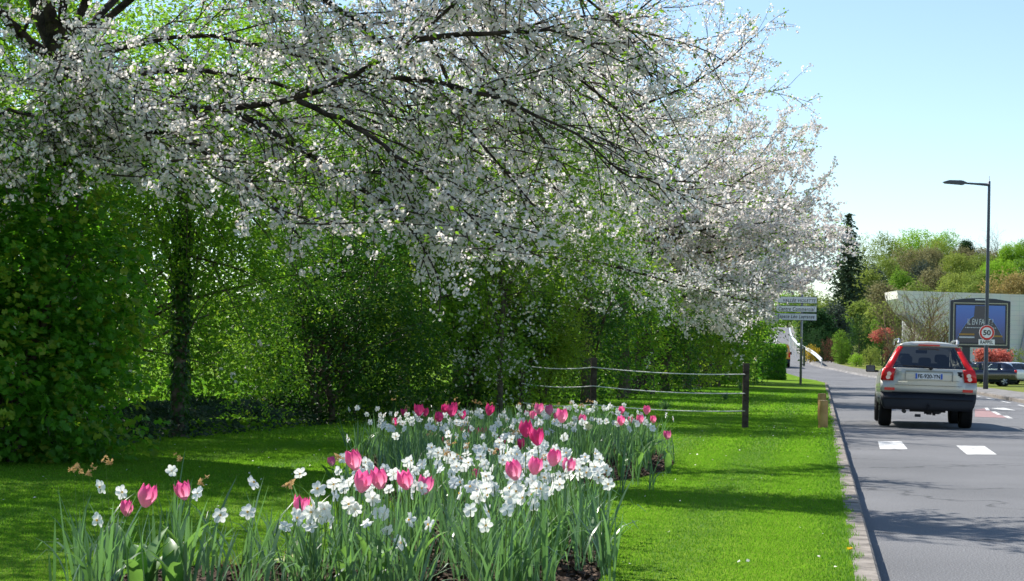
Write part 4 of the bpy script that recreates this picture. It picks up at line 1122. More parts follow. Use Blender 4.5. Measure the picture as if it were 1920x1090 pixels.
# dandelion at the kerb
g = G(1604, 1036, .14)
root = thing('dandelion', 'yellow dandelion flowering on the kerb edge', 'flower', (LX(g[1]) - .15, g[1], .12))
mb = MB(); rg = np.random.default_rng(3)
for k in range(60):
    a = rg.uniform(0, 6.28); r = rg.uniform(.006, .02); mb.add([[0, 0, 0.035], [r * math.cos(a - .15), r * math.sin(a - .15), .04 + rg.uniform(0, .014)], [r * math.cos(a + .15), r * math.sin(a + .15), .04 + rg.uniform(0, .014)]], [[0, 1, 2]])
mb.build('bloom', M['yellow'], root)
MB().tube([[0, 0, 0], [0, 0, .038]], .002, 5).build('stem', M['stem'], root)

# ------------------------------------------------------------------ wire fence and bollards
M['post_wood'] = pmat('post_wood', (.07, .055, .045), .95, .1, var=.4, scale=12, bump=.7, bscale=40)
M['wire'] = pmat('wire', (.72, .71, .68), .6, .4)
M['log'] = pmat('log', (.50, .32, .13), .8, .2, scale=6, col2=(.36, .21, .08), bump=.3, bscale=50)
M['log_end'] = pmat('log_end', (.42, .32, .20), .85, .2, var=.2, scale=20)
b0 = G(1397, 803, .12)
D0 = b0[1]
postx = [P(1397, 803, D0)[0], P(1112, 780, D0 + .6)[0], P(978, 778, D0 + 1.0)[0]]
posty = [D0, D0 + .6, D0 + 1.0]
fence = thing('wire_fence', 'low fence of three wires between dark wooden posts across the lawn', 'fence', (b0[0], b0[1], .12))
org = np.array(fence.location)
ztop = [P(1397, 690, posty[0])[2], P(1112, 679, posty[1])[2], P(978, 690, posty[2])[2]]
wires_px = [(702, 689, 684), (738, 724, 718), (771, 759, 754)]
for x, y, zt in zip(postx, posty, ztop):
    mb = MB(); mb.box((0, 0, (zt + .1) / 2), (.105, .10, zt + .1))
    bevel(mb.build('post', M['post_wood'], fence, loc=np.array([x, y, -.02]) - org), .012)
for wy in wires_px:
    p = [P(1397, wy[0], posty[0] - .06), P(1112, wy[1], posty[1] - .06), P(978, wy[2] + 1, posty[2] - .06)]
    pts = []
    for a, b in ((p[0], p[1]), (p[1], p[2])):
        for t in np.linspace(0, 1, 14)[:-1]:
            q = a * (1 - t) + b * t; q[2] -= .045 * 4 * t * (1 - t); pts.append(q)
    pts.append(p[2])
    MB().tube(np.array(pts) - org, .0095, 5).build('wire', M['wire'], fence, smooth=True)
for px, py, pt, lab in ((1543, 803, 750, 'front wooden log bollard at the lawn edge'), (1540.5, 788, 737, 'rear wooden log bollard half hidden behind the front one')):
    g = G(px, py, .12); h = P(px, pt, g[1])[2] - .12
    root = thing('log_bollard', lab, 'bollard', (g[0], g[1], .11), group='log bollards by the kerb')
    r = .085
    MB().lathe([(r, 0), (r, h * .5), (r, h - .02), (r * .96, h)], 20, caps=False).build('body', M['log'], root, smooth=True)
    MB().lathe([(r * .96, h), (r * .5, h + .003), (.001, h + .004)], 20, caps=False).build('top', M['log_end'], root)

# ------------------------------------------------------------------ direction sign
M['pole'] = pmat('pole', (.30, .30, .31), .5, .5, metal=.5, var=.1, scale=3)
M['white_panel'] = pmat('white_panel', (.84, .85, .86), .45, .4)
M['grey_panel'] = pmat('grey_panel', (.66, .70, .75), .45, .4)
M['black'] = pmat('black', (.012, .012, .014), .5, .4)
M['dark_metal'] = pmat('dark_metal', (.035, .042, .055), .45, .5)
g = G(1501, 722, .12); SD = g[1]
sgn = thing('direction_sign', 'grey pole carrying three white left-pointing direction panels', 'sign', (g[0], SD, lz(g[0], SD) - .02))
so = np.array(sgn.location)
ztop = P(1503, 552, SD)[2]
MB().lathe([(.07, 0), (.07, ztop - so[2]), (.02, ztop - so[2] + .02)], 14).build('pole', M['pole'], sgn, smooth=True)
panels = [(1449, 1531.5, 556.5, 569, 'VALL\u00c9E VIOLETTE', 'white_panel', 0, .58, 'white'), (1446.6, 1531, 573.4, 585.3, 'Centre Commercial', 'white_panel', 1, .62, 'white'), (1444.8, 1531, 587.7, 601, 'Espace L\u00e9o Lagrange', 'grey_panel', 1, .66, 'greyish')]
for x0, x1, y0, y1, txt, mt, arrow, th, tone in panels:
    a = P(x0, (y0 + y1) / 2, SD); b = P(x1, (y0 + y1) / 2, SD); hh = (y1 - y0) / F * SD
    zc = (a[2] + b[2]) / 2 - so[2]; xa, xb = a[0] - so[0], b[0] - so[0]
    def shape(ins, tipx):
        h2 = hh / 2 - ins
        return [(xa + tipx + ins, zc), (xa + .30 + ins * .3, zc + h2), (xb - ins, zc + h2), (xb - ins, zc - h2), (xa + .30 + ins * .3, zc - h2)]
    pn = MB().prism(shape(0, 0), -.10, -.075).build('panel', M['black'], sgn)
    MB().prism(shape(.022, .14 if arrow else .05), -.106, -.1005).build('face', M[mt], pn)
    text_fit('lettering', txt, (xb - xa) * (.80 if arrow else .74), hh * th, M['black'], pn, ((xa + xb) / 2 + (.12 if arrow else .24), -.109, zc - .01), shear=.22, bold=.012, spacing=1.12)
fr = MB()
za, zb = P(1506, 687, SD)[2] - so[2], P(1506, 651, SD)[2] - so[2]
fr.box((.17, -.02, (za + zb) / 2), (.035, .5, zb - za)); fr.box((.10, -.02, zb - .1), (.12, .05, .05)); fr.box((.10, -.02, za + .1), (.12, .05, .05))
fr.build('edge_on_plate', M['dark_metal'], sgn)

# ------------------------------------------------------------------ street lamp with the speed limit sign
M['lamp_grey'] = pmat('lamp_grey', (.05, .06, .08), .4, .5, metal=.2)
M['sign_red'] = pmat('sign_red', (.70, .025, .02), .4, .4)
M['sign_white'] = pmat('sign_white', (.85, .85, .85), .4, .4)
g = G(1848, 729, .14); LD = g[1]
lamp = thing('street_lamp', 'tall dark street lamp with one arm over the road', 'street lamp', (g[0], LD, .12))
lo = np.array(lamp.location)
lh = P(1861, 344, LD)[2] - .12
MB().lathe([(.135, 0), (.135, .9), (.115, 1.0), (.10, 4.0), (.075, lh - .5), (.07, lh + .1), (.02, lh + .12), (.012, lh + .4)], 16).build('pole', M['lamp_grey'], lamp, smooth=True)
ax = P(1809, 345, LD)[0] - lo[0]
MB().tube([[0, 0, lh - .08], [ax * .5, 0, lh - .05], [ax, 0, lh - .02]], [.085, .06, .045], 8).build('arm', M['lamp_grey'], lamp, smooth=True)
hx0 = P(1768, 343, LD)[0] - lo[0]
prof = [(ax + .12, lh + .0), (ax - .12, lh + .1), (ax - .25, lh + .12), (hx0 + .30, lh + .12), (hx0, lh + .03), (hx0 + .1, lh - .05), (ax - .3, lh - .10), (ax - .1, lh - .12)]
bevel(MB().prism(prof, -.17, .17).build('lamp_head', M['lamp_grey'], lamp), .02)
sp = thing('speed_limit_sign', 'round red-rimmed 50 speed limit sign with a RAPPEL plate on the lamp post', 'sign', P(1850.5, 624, LD - .2))
spo = np.array(sp.location)
rr = 14.3 / F * LD
MB().lathe([(rr, -.0), (rr, .02)], 40, axis='y').build('rim', M['sign_white'], sp)
MB().lathe([(rr * .95, -.004), (rr * .95, 0)], 40, axis='y').build('red_ring', M['sign_red'], sp)
MB().lathe([(rr * .70, -.008), (rr * .70, -.0045)], 40, axis='y').build('face', M['sign_white'], sp)
text_fit('numerals', '50', rr * 1.0, rr * .68, M['black'], sp, (0, -.011, 0), bold=.03)
pz = P(1850.5, 642, LD - .2)[2] - spo[2]
pw, ph = 30 / F * LD, 10.5 / F * LD
pl = MB().box((0, .01, pz), (pw, .02, ph)).build('plate', M['sign_white'], sp)
text_fit('lettering', 'RAPPEL', pw * .8, ph * .6, M['black'], pl, (0, -.004, pz), bold=.02, spacing=1.1)
MB().box((0, .06, 0), (.2, .1, .06)).box((0, .06, pz), (.2, .1, .06)).build('bracket', M['lamp_grey'], sp)

# ------------------------------------------------------------------ billboard
M['navy'] = pmat('navy', (.012, .018, .035), .35, .5)
M['gold_line'] = pmat('gold_line', (.55, .52, .38), .5, .4)
def postermat():
    m, nt, b, out = nodes_of('poster')
    tc = nt.nodes.new('ShaderNodeTexCoord'); sx = nt.nodes.new('ShaderNodeSeparateXYZ'); nt.links.new(tc.outputs['Object'], sx.inputs[0])
    mr = nt.nodes.new('ShaderNodeMapRange'); mr.inputs[1].default_value = -1.1; mr.inputs[2].default_value = 1.1
    nt.links.new(sx.outputs['Z'], mr.inputs[0])
    rp = nt.nodes.new('ShaderNodeValToRGB'); rp.color_ramp.elements[0].color = (.012, .03, .12, 1); rp.color_ramp.elements[1].color = (.02, .16, .62, 1)
    e = rp.color_ramp.elements.new(.55); e.color = (.015, .10, .48, 1)
    nt.links.new(mr.outputs[0], rp.inputs['Fac']); nt.links.new(rp.outputs['Color'], b.inputs['Base Color'])
    b.inputs['Roughness'].default_value = .15; b.inputs['Specular IOR Level'].default_value = .5
    return m
M['poster'] = postermat()
M['poster_dark'] = pmat('poster_dark', (.018, .026, .06), .2, .5)
M['poster_rim'] = pmat('poster_rim', (.06, .28, .80), .2, .5)
M['poster_white'] = pmat('poster_white', (.75, .78, .82), .4, .3)
M['poster_orange'] = pmat('poster_orange', (.45, .25, .06), .5, .3)
BD = 108.0
cc = P(1837, 608, BD); gx = P(1810, 690, BD)
bb = thing('billboard', 'dark blue roadside billboard showing a shadowy figure and the words IL EN FAUT', 'billboard', (cc[0], BD, float(hz(BD)) + .1), rz=R(2))
zc = cc[2] - bb.location[2]; s_ = BD / F
W2, H2 = 57 * s_, 44 * s_
frame = [(-W2, -H2 + .05), (W2, -H2 - .05), (W2, H2 - .02), (W2 * .5, H2 + .12), (0, H2 + .16), (-W2 * .5, H2 + .12), (-W2, H2 - .02)]
bevel(MB().prism([(x, z + zc) for x, z in frame], -.12, .22).build('casing', M['navy'], bb), .04)
inner = MB()
w, h = W2 * .90, H2 * .90
for (x0, z0, x1, z1) in ((-w, h - .05, w, h), (-w, -h, w, -h + .05), (-w, -h + .052, -w + .05, h - .052), (w - .05, -h + .052, w, h - .052)):
    inner.box(((x0 + x1) / 2, -.13, (z0 + z1) / 2 + zc), (x1 - x0, .02, z1 - z0))
inner.build('trim', M['gold_line'], bb)
pw, ph = w - .16, h - .16
po = MB().box((0, 0, 0), (2 * pw, .02, 2 * ph)).build('poster', M['poster'], bb, loc=(0, -.135, zc))
def sil(k, dz=0):
    t = np.linspace(-1, 1, 41)
    # head and shoulders outline as heights across the width
    z = np.where(abs(t) < .27, 1.0, .42 - 1.15 * (np.clip(abs(t) - .27, 0, 1) / .73) ** 1.5)
    return [(-pw * .98, -ph * .98)] + [(x * pw * .92, min(ph * .98, max(-ph * .95, v * ph * k + dz))) for x, v in zip(t, z)] + [(pw * .98, -ph * .98)]
MB().prism(sil(1, .05), -.016, -.0105).build('outline', M['poster_rim'], po)
MB().prism(sil(1, 0), -.022, -.0165).build('figure', M['poster_dark'], po)
text_fit('lettering', 'IL EN FAUT ?', pw * 1.05, ph * .32, M['poster_white'], po, (-.02, -.026, ph * .12), shear=.15)
br = MB()
rg = np.random.default_rng(8); x = -pw * .62
while x < pw * .6:
    wd = rg.uniform(.03, .12); br.box((x + wd / 2, -.026, -ph * .2), (wd, .004, .045)); x += wd + .04
br.build('small_print', M['poster_white'], po)
MB().box((-pw * .55, -.026, -ph * .56), (pw * .62, .004, .10)).box((pw * .65, -.026, -ph * .64), (pw * .5, .004, .10)).build('orange_bar', M['poster_orange'], po)
MB().box((-pw * .55, -.026, -ph * .72), (pw * .62, .004, .09)).build('grey_bar', M['grey_panel'], po)
MB().box((gx[0] - cc[0], .05, (zc - H2) / 2), (.5, .24, zc - H2 + .1)).build('post', M['navy'], bb)
MB().box((0, -.11, zc + H2 + .05), (.7, .05, .07)).build('name_plate', M['white_panel'], bb)

# ------------------------------------------------------------------ cars
M['car_glass'] = glassmat('car_glass', (.60, .66, .65), .06)
M['tyre'] = pmat('tyre', (.014, .014, .015), .85, .2)
M['rim'] = pmat('rim', (.45, .46, .48), .3, .5, metal=.8)
M['plastic'] = pmat('plastic', (.018, .02, .026), .6, .3)
M['champagne'] = pmat('champagne', (.54, .525, .465), .3, .5, metal=.2, coat=.5)
M['navy_paint'] = pmat('navy_paint', (.012, .014, .028), .2, .5, coat=1.0)
M['white_paint'] = pmat('white_paint', (.78, .78, .78), .25, .5, coat=1.0)
M['van_yellow'] = pmat('van_yellow', (.75, .36, .03), .3, .5, coat=.6)
M['tail_red'] = pmat('tail_red', (.72, .012, .012), .25, .4, coat=.15)
M['lens_clear'] = pmat('lens_clear', (.75, .55, .50), .1, .6, coat=1.0)
M['seat'] = pmat('seat', (.03, .03, .035), .8, .2)
M['plate_white'] = pmat('plate_white', (.80, .82, .84), .35, .4)
M['plate_blue'] = pmat('plate_blue', (.02, .12, .55), .35, .4)
M['mirror_glass'] = pmat('mirror_glass', (.05, .075, .13), .12, .4)

def car(name, label, loc, rz, paint, lower, upper, belt, stations, lean, bulge, cls_cap, cls_side, wheels, wr, ww, bumper_mat='plastic'):
    """loft of cross-sections, rear to front. stations: (y, roof z, width factor, belt z)"""
    root = thing(name, label, 'car' if 'van' not in name else 'van', loc, rz)
    nl, nu = len(lower), len(upper); nr = nl + nu
    rings = []
    for si, (y, zr, wf, bz) in enumerate(stations):
        r = []
        for x, z in lower: r.append((x * wf, z * (bz / belt) if z > .7 else z))
        for t, x in upper: r.append((x * wf, bz + t * (zr - bz)))
        r = np.array(r)
        lw = 1.0 if si == 0 else (.85 if si == 1 else 0)
        yy = y + lw * np.array([lean(z) for z in r[:, 1]])
        rings.append(np.stack([r[:, 0], yy, r[:, 1]], -1))
    rings = np.array(rings)                      # ns, nr, 3 (right half)
    left = rings.copy(); left[:, :, 0] *= -1
    full = np.concatenate([left[:, :-1], rings[:, ::-1]], 1)   # sill left .. roof .. sill right
    nf = full.shape[1]
    parts = {}
    def addq(part, quad): parts.setdefault(part, []).append(quad)
    for i in range(len(stations) - 1):
        for j in range(nf - 1):
            k = j if j < nr - 1 else nf - 2 - j   # ring interval index
            addq(cls_side(i, k), [full[i, j], full[i, j + 1], full[i + 1, j + 1], full[i + 1, j]])
    cols = np.array([-1, -.93, -.84, -.74, -.55, -.28, 0, .28, .55, .74, .84, .93, 1])
    for end, si in ((0, 0), (1, len(stations) - 1)):
        A = left[si]; B = rings[si]
        grid = np.zeros((nr, len(cols), 3))
        for k in range(nr):
            for c, u in enumerate(cols):
                grid[k, c] = [B[k, 0] * u, B[k, 1] + (-bulge if end == 0 else bulge) * (1 - u * u), B[k, 2]]
        for k in range(nr - 1):
            for c in range(len(cols) - 1):
                q = [grid[k, c], grid[k, c + 1], grid[k + 1, c + 1], grid[k + 1, c]]
                um = (cols[c] + cols[c + 1]) / 2
                p = cls_cap(k, abs(um)) if end == 0 else ('front_bumper' if k < 3 else 'body')
                if p == 'tail_light': p += '_r' if um > 0 else '_l'
                addq(p, q if end == 0 else q[::-1])
    mats = {'body': paint, 'glass': M['car_glass'], 'tail_light': M['tail_red'], 'tail_light_l': M['tail_red'], 'tail_light_r': M['tail_red'], 'bumper': M[bumper_mat] if isinstance(bumper_mat, str) else bumper_mat, 'front_bumper': M['plastic'], 'cladding': M['plastic'], 'rear_window': M['car_glass'], 'pillar': M['plastic'], 'side_light': M['tail_red']}
    nm = {'tail_light_l': 'tail_light', 'tail_light_r': 'tail_light', 'glass': 'side_window', 'side_light': 'side_lens'}
    for p, qs in parts.items():
        bmh = bmesh.new()
        for q in qs:
            q = [tuple(np.round(v, 5)) for v in q]
            u = []
            for v in q:
                if v not in u: u.append(v)
            if len(u) < 3: continue
            bmh.faces.new([bmh.verts.new(v) for v in u])
        bmesh.ops.remove_doubles(bmh, verts=bmh.verts[:], dist=1e-4)
        bmesh.ops.recalc_face_normals(bmh, faces=bmh.faces[:])
        for f in bmh.faces: f.smooth = True
        if p.startswith('tail_light'):
            bmesh.ops.translate(bmh, verts=bmh.verts[:], vec=(0, -.012, 0))
        mm = bpy.data.meshes.new(p); bmh.to_mesh(mm); bmh.free(); mm.materials.append(mats[p])
        o = link(nm.get(p, p), mm, root)
        if p in ('body', 'bumper', 'front_bumper', 'cladding'):
            e = o.modifiers.new('edge', 'EDGE_SPLIT'); e.split_angle = R(50)
        if p not in ('glass', 'rear_window'):
            sl = o.modifiers.new('solid', 'SOLIDIFY'); sl.thickness = .02; sl.offset = -1
    zl = lower[0][1]; yr, yf = stations[0][0], stations[-1][0]
    MB().box((0, (yr + yf) / 2, zl + .03), (lower[0][0] * 1.9, (yf - yr) * .94, .05)).build('underbody', M['plastic'], root)
    for wy in wheels:
        for sx in (-1, 1):
            xo = lower[2][0] - ww / 2 + .0
            t = MB().lathe([(wr * .62, -ww / 2), (wr * .9, -ww / 2), (wr, -ww * .36), (wr, ww * .36), (wr * .9, ww / 2), (wr * .62, ww / 2)], 28, axis='x', caps=False)
            wo = t.build('wheel', M['tyre'], root, smooth=False, loc=(sx * xo, wy, wr))
            rm = MB()
            rm.lathe([(wr * .64, -ww * .3), (wr * .64, ww * .42), (wr * .58, ww * .42), (wr * .56, ww * .1), (.001, ww * .1)] if sx > 0 else [(wr * .64, ww * .3), (wr * .64, -ww * .42), (wr * .58, -ww * .42), (wr * .56, -ww * .1), (.001, -ww * .1)], 28, axis='x', caps=False, mi=1)
            for k in range(5):
                a = k * 2 * math.pi / 5
                for da in (-.16, .16):
                    rm.tube([[sx * ww * .36, .03 * math.cos(a), .03 * math.sin(a)], [sx * ww * .40, wr * .6 * math.cos(a + da), wr * .6 * math.sin(a + da)]], [.03, .022], 5)
            rm.build('rim', [M['rim'], M['plastic']], wo, smooth=False)
    return root

# --- the large estate SUV
suv_lower = [(.84, .37), (.89, .45), (.925, .58), (.935, .71), (.94, .80), (.935, .945), (.92, 1.07), (.885, 1.19)]
suv_upper = [(.02, .855), (.3, .765), (.6, .675), (.8, .605), (.9, .545), (.965, .38), (.99, .2), (1.0, 0.0)]
def suv_lean(z): return -.06 if z < .70 else (0.0 if z < 1.19 else .42 * ((z - 1.19) / .55) ** 1.1 - (.06 if z > 1.66 else 0))
def suv_cap(k, u):
    if k < 3: return 'bumper'
    if k < 5: return 'body'
    if k == 5 or k == 6: return 'tail_light' if u > .74 else 'body'
    if k == 7: return 'tail_light' if u > .84 else 'body'
    if k <= 10: return 'tail_light' if u > .84 else 'rear_window'
    if k == 11: return 'body'
    return 'body'
def suv_side(i, k):
    if k < 2: return 'cladding'
    if i == 0 and 5 <= k <= 10: return 'side_light'
    if k in (8, 9, 10) and i in (2, 4, 6): return 'glass'
    if k in (8, 9, 10) and i in (3, 5): return 'pillar'
    if i == 7 and k >= 8: return 'glass'
    return 'body'
suv_st = [(-2.36, 1.74, 1.0, 1.19), (-2.22, 1.745, 1.0, 1.19), (-1.86, 1.75, 1.0, 1.18), (-1.12, 1.76, 1.0, 1.17), (-1.0, 1.76, 1.0, 1.165), (-.12, 1.755, 1.0, 1.15), (0.0, 1.75, 1.0, 1.15), (.62, 1.70, 1.0, 1.12), (1.32, 1.16, .99, 1.08), (2.1, 1.06, .95, 1.0), (2.4, .95, .86, .92)]
HEAD = math.atan(.18)
fwd = np.array([math.sin(HEAD), math.cos(HEAD)])
g = G(1733, 801, 0)
cpos = g[:2] + fwd * 1.40
suv = car('estate_car', 'light champagne SUV seen from behind, driving away on the road', (cpos[0], cpos[1], 0), -HEAD, M['champagne'], suv_lower, suv_upper, 1.19, suv_st, suv_lean, .075, suv_cap, suv_side, (-1.40, 1.46), .36, .25)
suv.rotation_euler = (0, R(.9), -HEAD)
def rear_y(x, z, xw=.9): return -2.36 + suv_lean(z) - .075 * (1 - min(1, abs(x) / xw) ** 2)
# number plate in its recess, badge lettering, seams
y = rear_y(0, 1.05)
pl = bevel(MB().box((0, y - .012, 1.045), (.53, .02, .118)).build('number_plate', M['plate_white'], suv), .004)
text_fit('lettering', 'FE-920-YN', .43, .082, M['black'], pl, (0.0, y - .0245, 1.045), bold=.02)
MB().box((-.245, y - .0235, 1.045), (.034, .003, .108)).box((.245, y - .0235, 1.045), (.034, .003, .108)).build('blue_band', M['plate_blue'], pl)
MB().box((0, y - .006, 1.145), (.92, .03, .018)).box((-.46, y + .0, 1.04), (.012, .02, .17)).box((.46, y + .0, 1.04), (.012, .02, .17)).box((0, y - .002, .962), (1.2, .022, .006)).build('plate_surround', pmat('surround', (.30, .30, .27), .4, .4), suv)
MB().box((0, rear_y(0, .72) - .004, .716), (1.42, .02, .012)).box((0, rear_y(0, .86) - .003, .86), (1.3, .014, .006)).build('tailgate_seam', M['plastic'], suv)
MB().box((-.5, rear_y(.5, .93) - .004, .925), (.2, .006, .022)).build('badge_script', pmat('chrome', (.5, .5, .5), .2, .6, metal=1), suv)
MB().box((.60, rear_y(.60, 1.13) - .006, 1.135), (.10, .006, .03)).box((.60, rear_y(.6, 1.13) - .006, 1.095), (.07, .006, .05)).box((.625, rear_y(.6, 1.13) - .006, 1.06), (.05, .006, .03)).build('sticker', M['plastic'], suv)
# window frame, brake light, wiper
yt = rear_y(0, 1.665)
MB().box((0, yt - .012, 1.668), (.42, .03, .026)).build('brake_light', M['tail_red'], suv)
tl = MB(); tl.tube([[.02, rear_y(0, 1.21) - .06, 1.215], [-.12, rear_y(.1, 1.22) - .06, 1.235], [-.52, rear_y(.5, 1.23) - .05, 1.245]], [.024, .018, .014], 6); tl.lathe([(.035, -.02), (.03, .02)], 10, (.03, rear_y(0, 1.2) - .02, 1.205), axis='y')
tl.build('wiper', M['black'], suv)
for s in (-1, 1):
    rl = MB(); rl.tube([[s * .575, -1.84, 1.70], [s * .575, -1.80, 1.765], [s * .58, -1.6, 1.785], [s * .60, 0, 1.785], [s * .60, .3, 1.76], [s * .60, .38, 1.70]], .022, 8)
    rl.tube([[s * .58, -1.78, 1.70], [s * .58, -1.74, 1.77]], .034, 6)
    rl.build('roof_rail', M['rim'], suv, smooth=True)
    MB().box((s * .76, rear_y(.76, .78) - .012, .775), (.20, .03, .055)).build('reflector', M['tail_red'], suv)
    rm = MB(); rm.box((s * 1.06, .78, 1.16), (.20, .12, .15)); rm.box((s * .95, .80, 1.11), (.14, .06, .05))
    mo = bevel(rm.build('wing_mirror', M['plastic'], suv), .03)
    MB().box((s * 1.06, .716, 1.16), (.16, .006, .115)).build('mirror_pane', M['mirror_glass'], mo)
    ln = MB()
    for zz_ in (1.075, 1.005):
        ln.lathe([(.043, -.006), (.038, .012)], 16, (s * (.775 + (.02 if zz_ < 1.03 else -.0)), rear_y(.78, zz_) - .018, zz_), axis='y')
    ln.build('reversing_lamp', M['lens_clear'], suv)
# bumper lip, hitch, exhaust and bits under the car
MB().tube([[-.86, -2.42, .60], [-.5, -2.47, .60], [.5, -2.47, .60], [.86, -2.42, .60]], .03, 6).build('bumper_lip', M['plastic'], suv)
ht = MB(); ht.tube([[0, -2.2, .38], [0, -2.5, .40], [0, -2.53, .46]], .022, 6); ht.lathe([(.001, -.026), (.02, -.016), (.026, 0), (.02, .016), (.001, .026)], 10, (0, -2.53, .49)); ht.box((0, -2.3, .36), (.7, .08, .06))
rg = np.random.default_rng(2)
for _ in range(14): ht.box((rg.normal() * .18, -2.25 + rg.normal() * .08, .33 + rg.normal() * .03), (rg.uniform(.04, .16), .08, rg.uniform(.03, .08)))
ht.build('tow_hitch', M['plastic'], suv)
MB().tube([[-.45, -1.9, .33], [-.45, -2.28, .33]], .04, 10).build('exhaust', M['dark_metal'], suv)
# seats seen through the rear window
def rounded(mb, c, s, n=6):
    u = np.linspace(0, 2 * math.pi, 14, endpoint=False); v = np.linspace(-math.pi / 2, math.pi / 2, 9)
    f = lambda q: np.sign(q) * np.abs(q) ** .5
    V = np.array([[f(math.cos(b)) * f(math.cos(a)) * s[0], f(math.cos(b)) * f(math.sin(a)) * s[1], f(math.sin(b)) * s[2]] for b in v for a in u]) + np.array(c)
    i = np.arange(8)[:, None] * 14; j = np.arange(14)[None]; k = (j + 1) % 14
    mb.add(V, np.stack([i + j, i + k, i + 14 + k, i + 14 + j], -1).reshape(-1, 4))
for x, y_, z in ((-.38, -.75, .95), (.38, -.75, .95), (0, -.75, .92), (-.38, .15, 1.0), (.38, .15, 1.0)):
    st = MB(); rounded(st, (x, y_, z - .05), (.24 if x else .15, .09, .36)); so_ = st.build('seat', M['seat'], suv, smooth=True)
    hdr = MB(); rounded(hdr, (x, y_, z + .42), (.13, .055, .09)); hdr.build('headrest', M['seat'], so_, smooth=True)
MB().box((0, -.2, .62), (1.5, 3.0, .04)).box((0, .98, 1.02), (1.4, .4, .10)).box((0, .62, 1.56), (.24, .03, .07)).build('cabin_trim', M['seat'], suv)

# --- hatchbacks in the car park
h_lower = [(.76, .24), (.82, .32), (.85, .46), (.865, .60), (.865, .74), (.86, .84), (.84, .93), (.80, .98)]
h_upper = [(.03, .775), (.3, .71), (.6, .64), (.82, .57), (.93, .48), (.98, .3), (.995, .15), (1.0, 0.)]
def h_lean(z): return -.03 if z < .6 else (0. if z < .98 else .5 * (z - .98) / .47)
def h_cap(k, u):
    if k < 3: return 'bumper'
    if k in (5, 6): return 'tail_light' if u > .7 else 'body'
    if 7 < k <= 10: return 'rear_window' if u < .84 else 'body'
    return 'body'
def h_side(i, k):
    if k < 1: return 'cladding'
    if i == 0 and k in (5, 6): return 'side_light'
    if k in (8, 9, 10) and i in (3, 5): return 'glass'
    if k in (8, 9, 10) and i == 4: return 'pillar'
    if i == 6 and k >= 8: return 'glass'
    return 'body'
h_st = [(-2.0, 1.38, .95, .98), (-1.86, 1.40, .98, .98), (-1.4, 1.43, 1.0, .97), (-1.1, 1.44, 1.0, .96), (-.12, 1.45, 1.0, .95), (0., 1.45, 1.0, .95), (.55, 1.40, 1.0, .93), (1.25, .98, .98, .90), (1.85, .86, .93, .80), (2.05, .72, .82, .68)]
g = P(1838, 722, 104)
ca = car('hatchback_car', 'dark navy hatchback parked behind the lamp post', (g[0], 104, float(hz(104)) + .125), R(83), M['navy_paint'], h_lower, h_upper, .98, h_st, h_lean, .05, h_cap, h_side, (-1.28, 1.3), .31, .2, M['navy_paint'])
g = P(1918, 722, 110)
car('hatchback_car', 'white car parked beyond the dark hatchback at the right edge', (g[0], 112, float(hz(112)) + .125), R(-52), M['white_paint'], h_lower, h_upper, .98, h_st, h_lean, .05, h_cap, h_side, (-1.28, 1.3), .31, .2, M['white_paint'])
# --- yellow van
v_lower = [(.80, .30), (.86, .40), (.885, .52), (.89, .66), (.89, .80), (.89, .95), (.885, 1.08), (.875, 1.16)]
v_upper = [(.03, .865), (.3, .84), (.6, .80), (.8, .76), (.92, .70), (.98, .45), (.995, .2), (1., 0.)]
def v_lean(z): return -.04 if z < .66 else .10 * max(0, (z - 1.1) / .8)
def v_cap(k, u):
    if k < 3: return 'bumper'
    if 4 <= k <= 7: return 'tail_light' if u > .84 else 'body'
    if 7 < k <= 9: return 'rear_window' if .1 < u < .84 else 'body'
    return 'body'
def v_side(i, k):
    if k < 2: return 'cladding'
    if i == 4 and k in (8, 9): return 'glass'
    if i == 5 and k >= 8: return 'glass'
    return 'body'
v_st = [(-2.1, 1.86, .99, 1.16), (-2.0, 1.9, 1., 1.16), (-1.2, 1.92, 1., 1.16), (-.2, 1.92, 1., 1.15), (.1, 1.9, 1., 1.13), (.7, 1.82, 1., 1.1), (1.4, 1.15, .98, 1.05), (1.9, 1.0, .93, .95), (2.1, .8, .84, .76)]
VD = 143.; g = P(1459.5, 687, VD)
van = car('delivery_van', 'yellow delivery van half hidden by the clipped hedge on the far road', (g[0], VD, float(hz(VD)) + .0), R(-7), M['van_yellow'], v_lower, v_upper, 1.16, v_st, v_lean, .03, v_cap, v_side, (-1.3, 1.35), .32, .2)
MB().box((1.0, .85, 1.15), (.2, .12, .22)).build('wing_mirror', M['plastic'], van)

# ------------------------------------------------------------------ guard rail, building
M['galv'] = pmat('galv', (.62, .63, .64), .4, .5, metal=.2)
rail = thing('guard_rail', 'white steel guard rail curving along the far side of the road', 'guard rail', (25.9, 138, float(hz(138))))
ro = np.array(rail.location)
rp = [P(1541, 676, 143), P(1532, 664, 148), P(1513, 655, 166), P(1496, 645, 196), P(1486, 634, 256), P(1482, 624, 336), P(1481, 616, 425)]
rpc = curve_pts(rp, 40)
mb = MB()
for dz in (-.09, .09):
    mb.tube(rpc - ro + np.array([0, 0, dz]), np.linspace(.075, .13, 40), 6)
mb.build('rail', M['galv'], rail, smooth=True)
for q in rpc[::3]:
    zz_ = float(hz(q[1]))
    MB().box((q[0] - ro[0], q[1] - ro[1] + .1, (q[2] + zz_) / 2 - ro[2]), (.06, .08, max(.3, q[2] - zz_))).build('rail_post', M['galv'], rail)
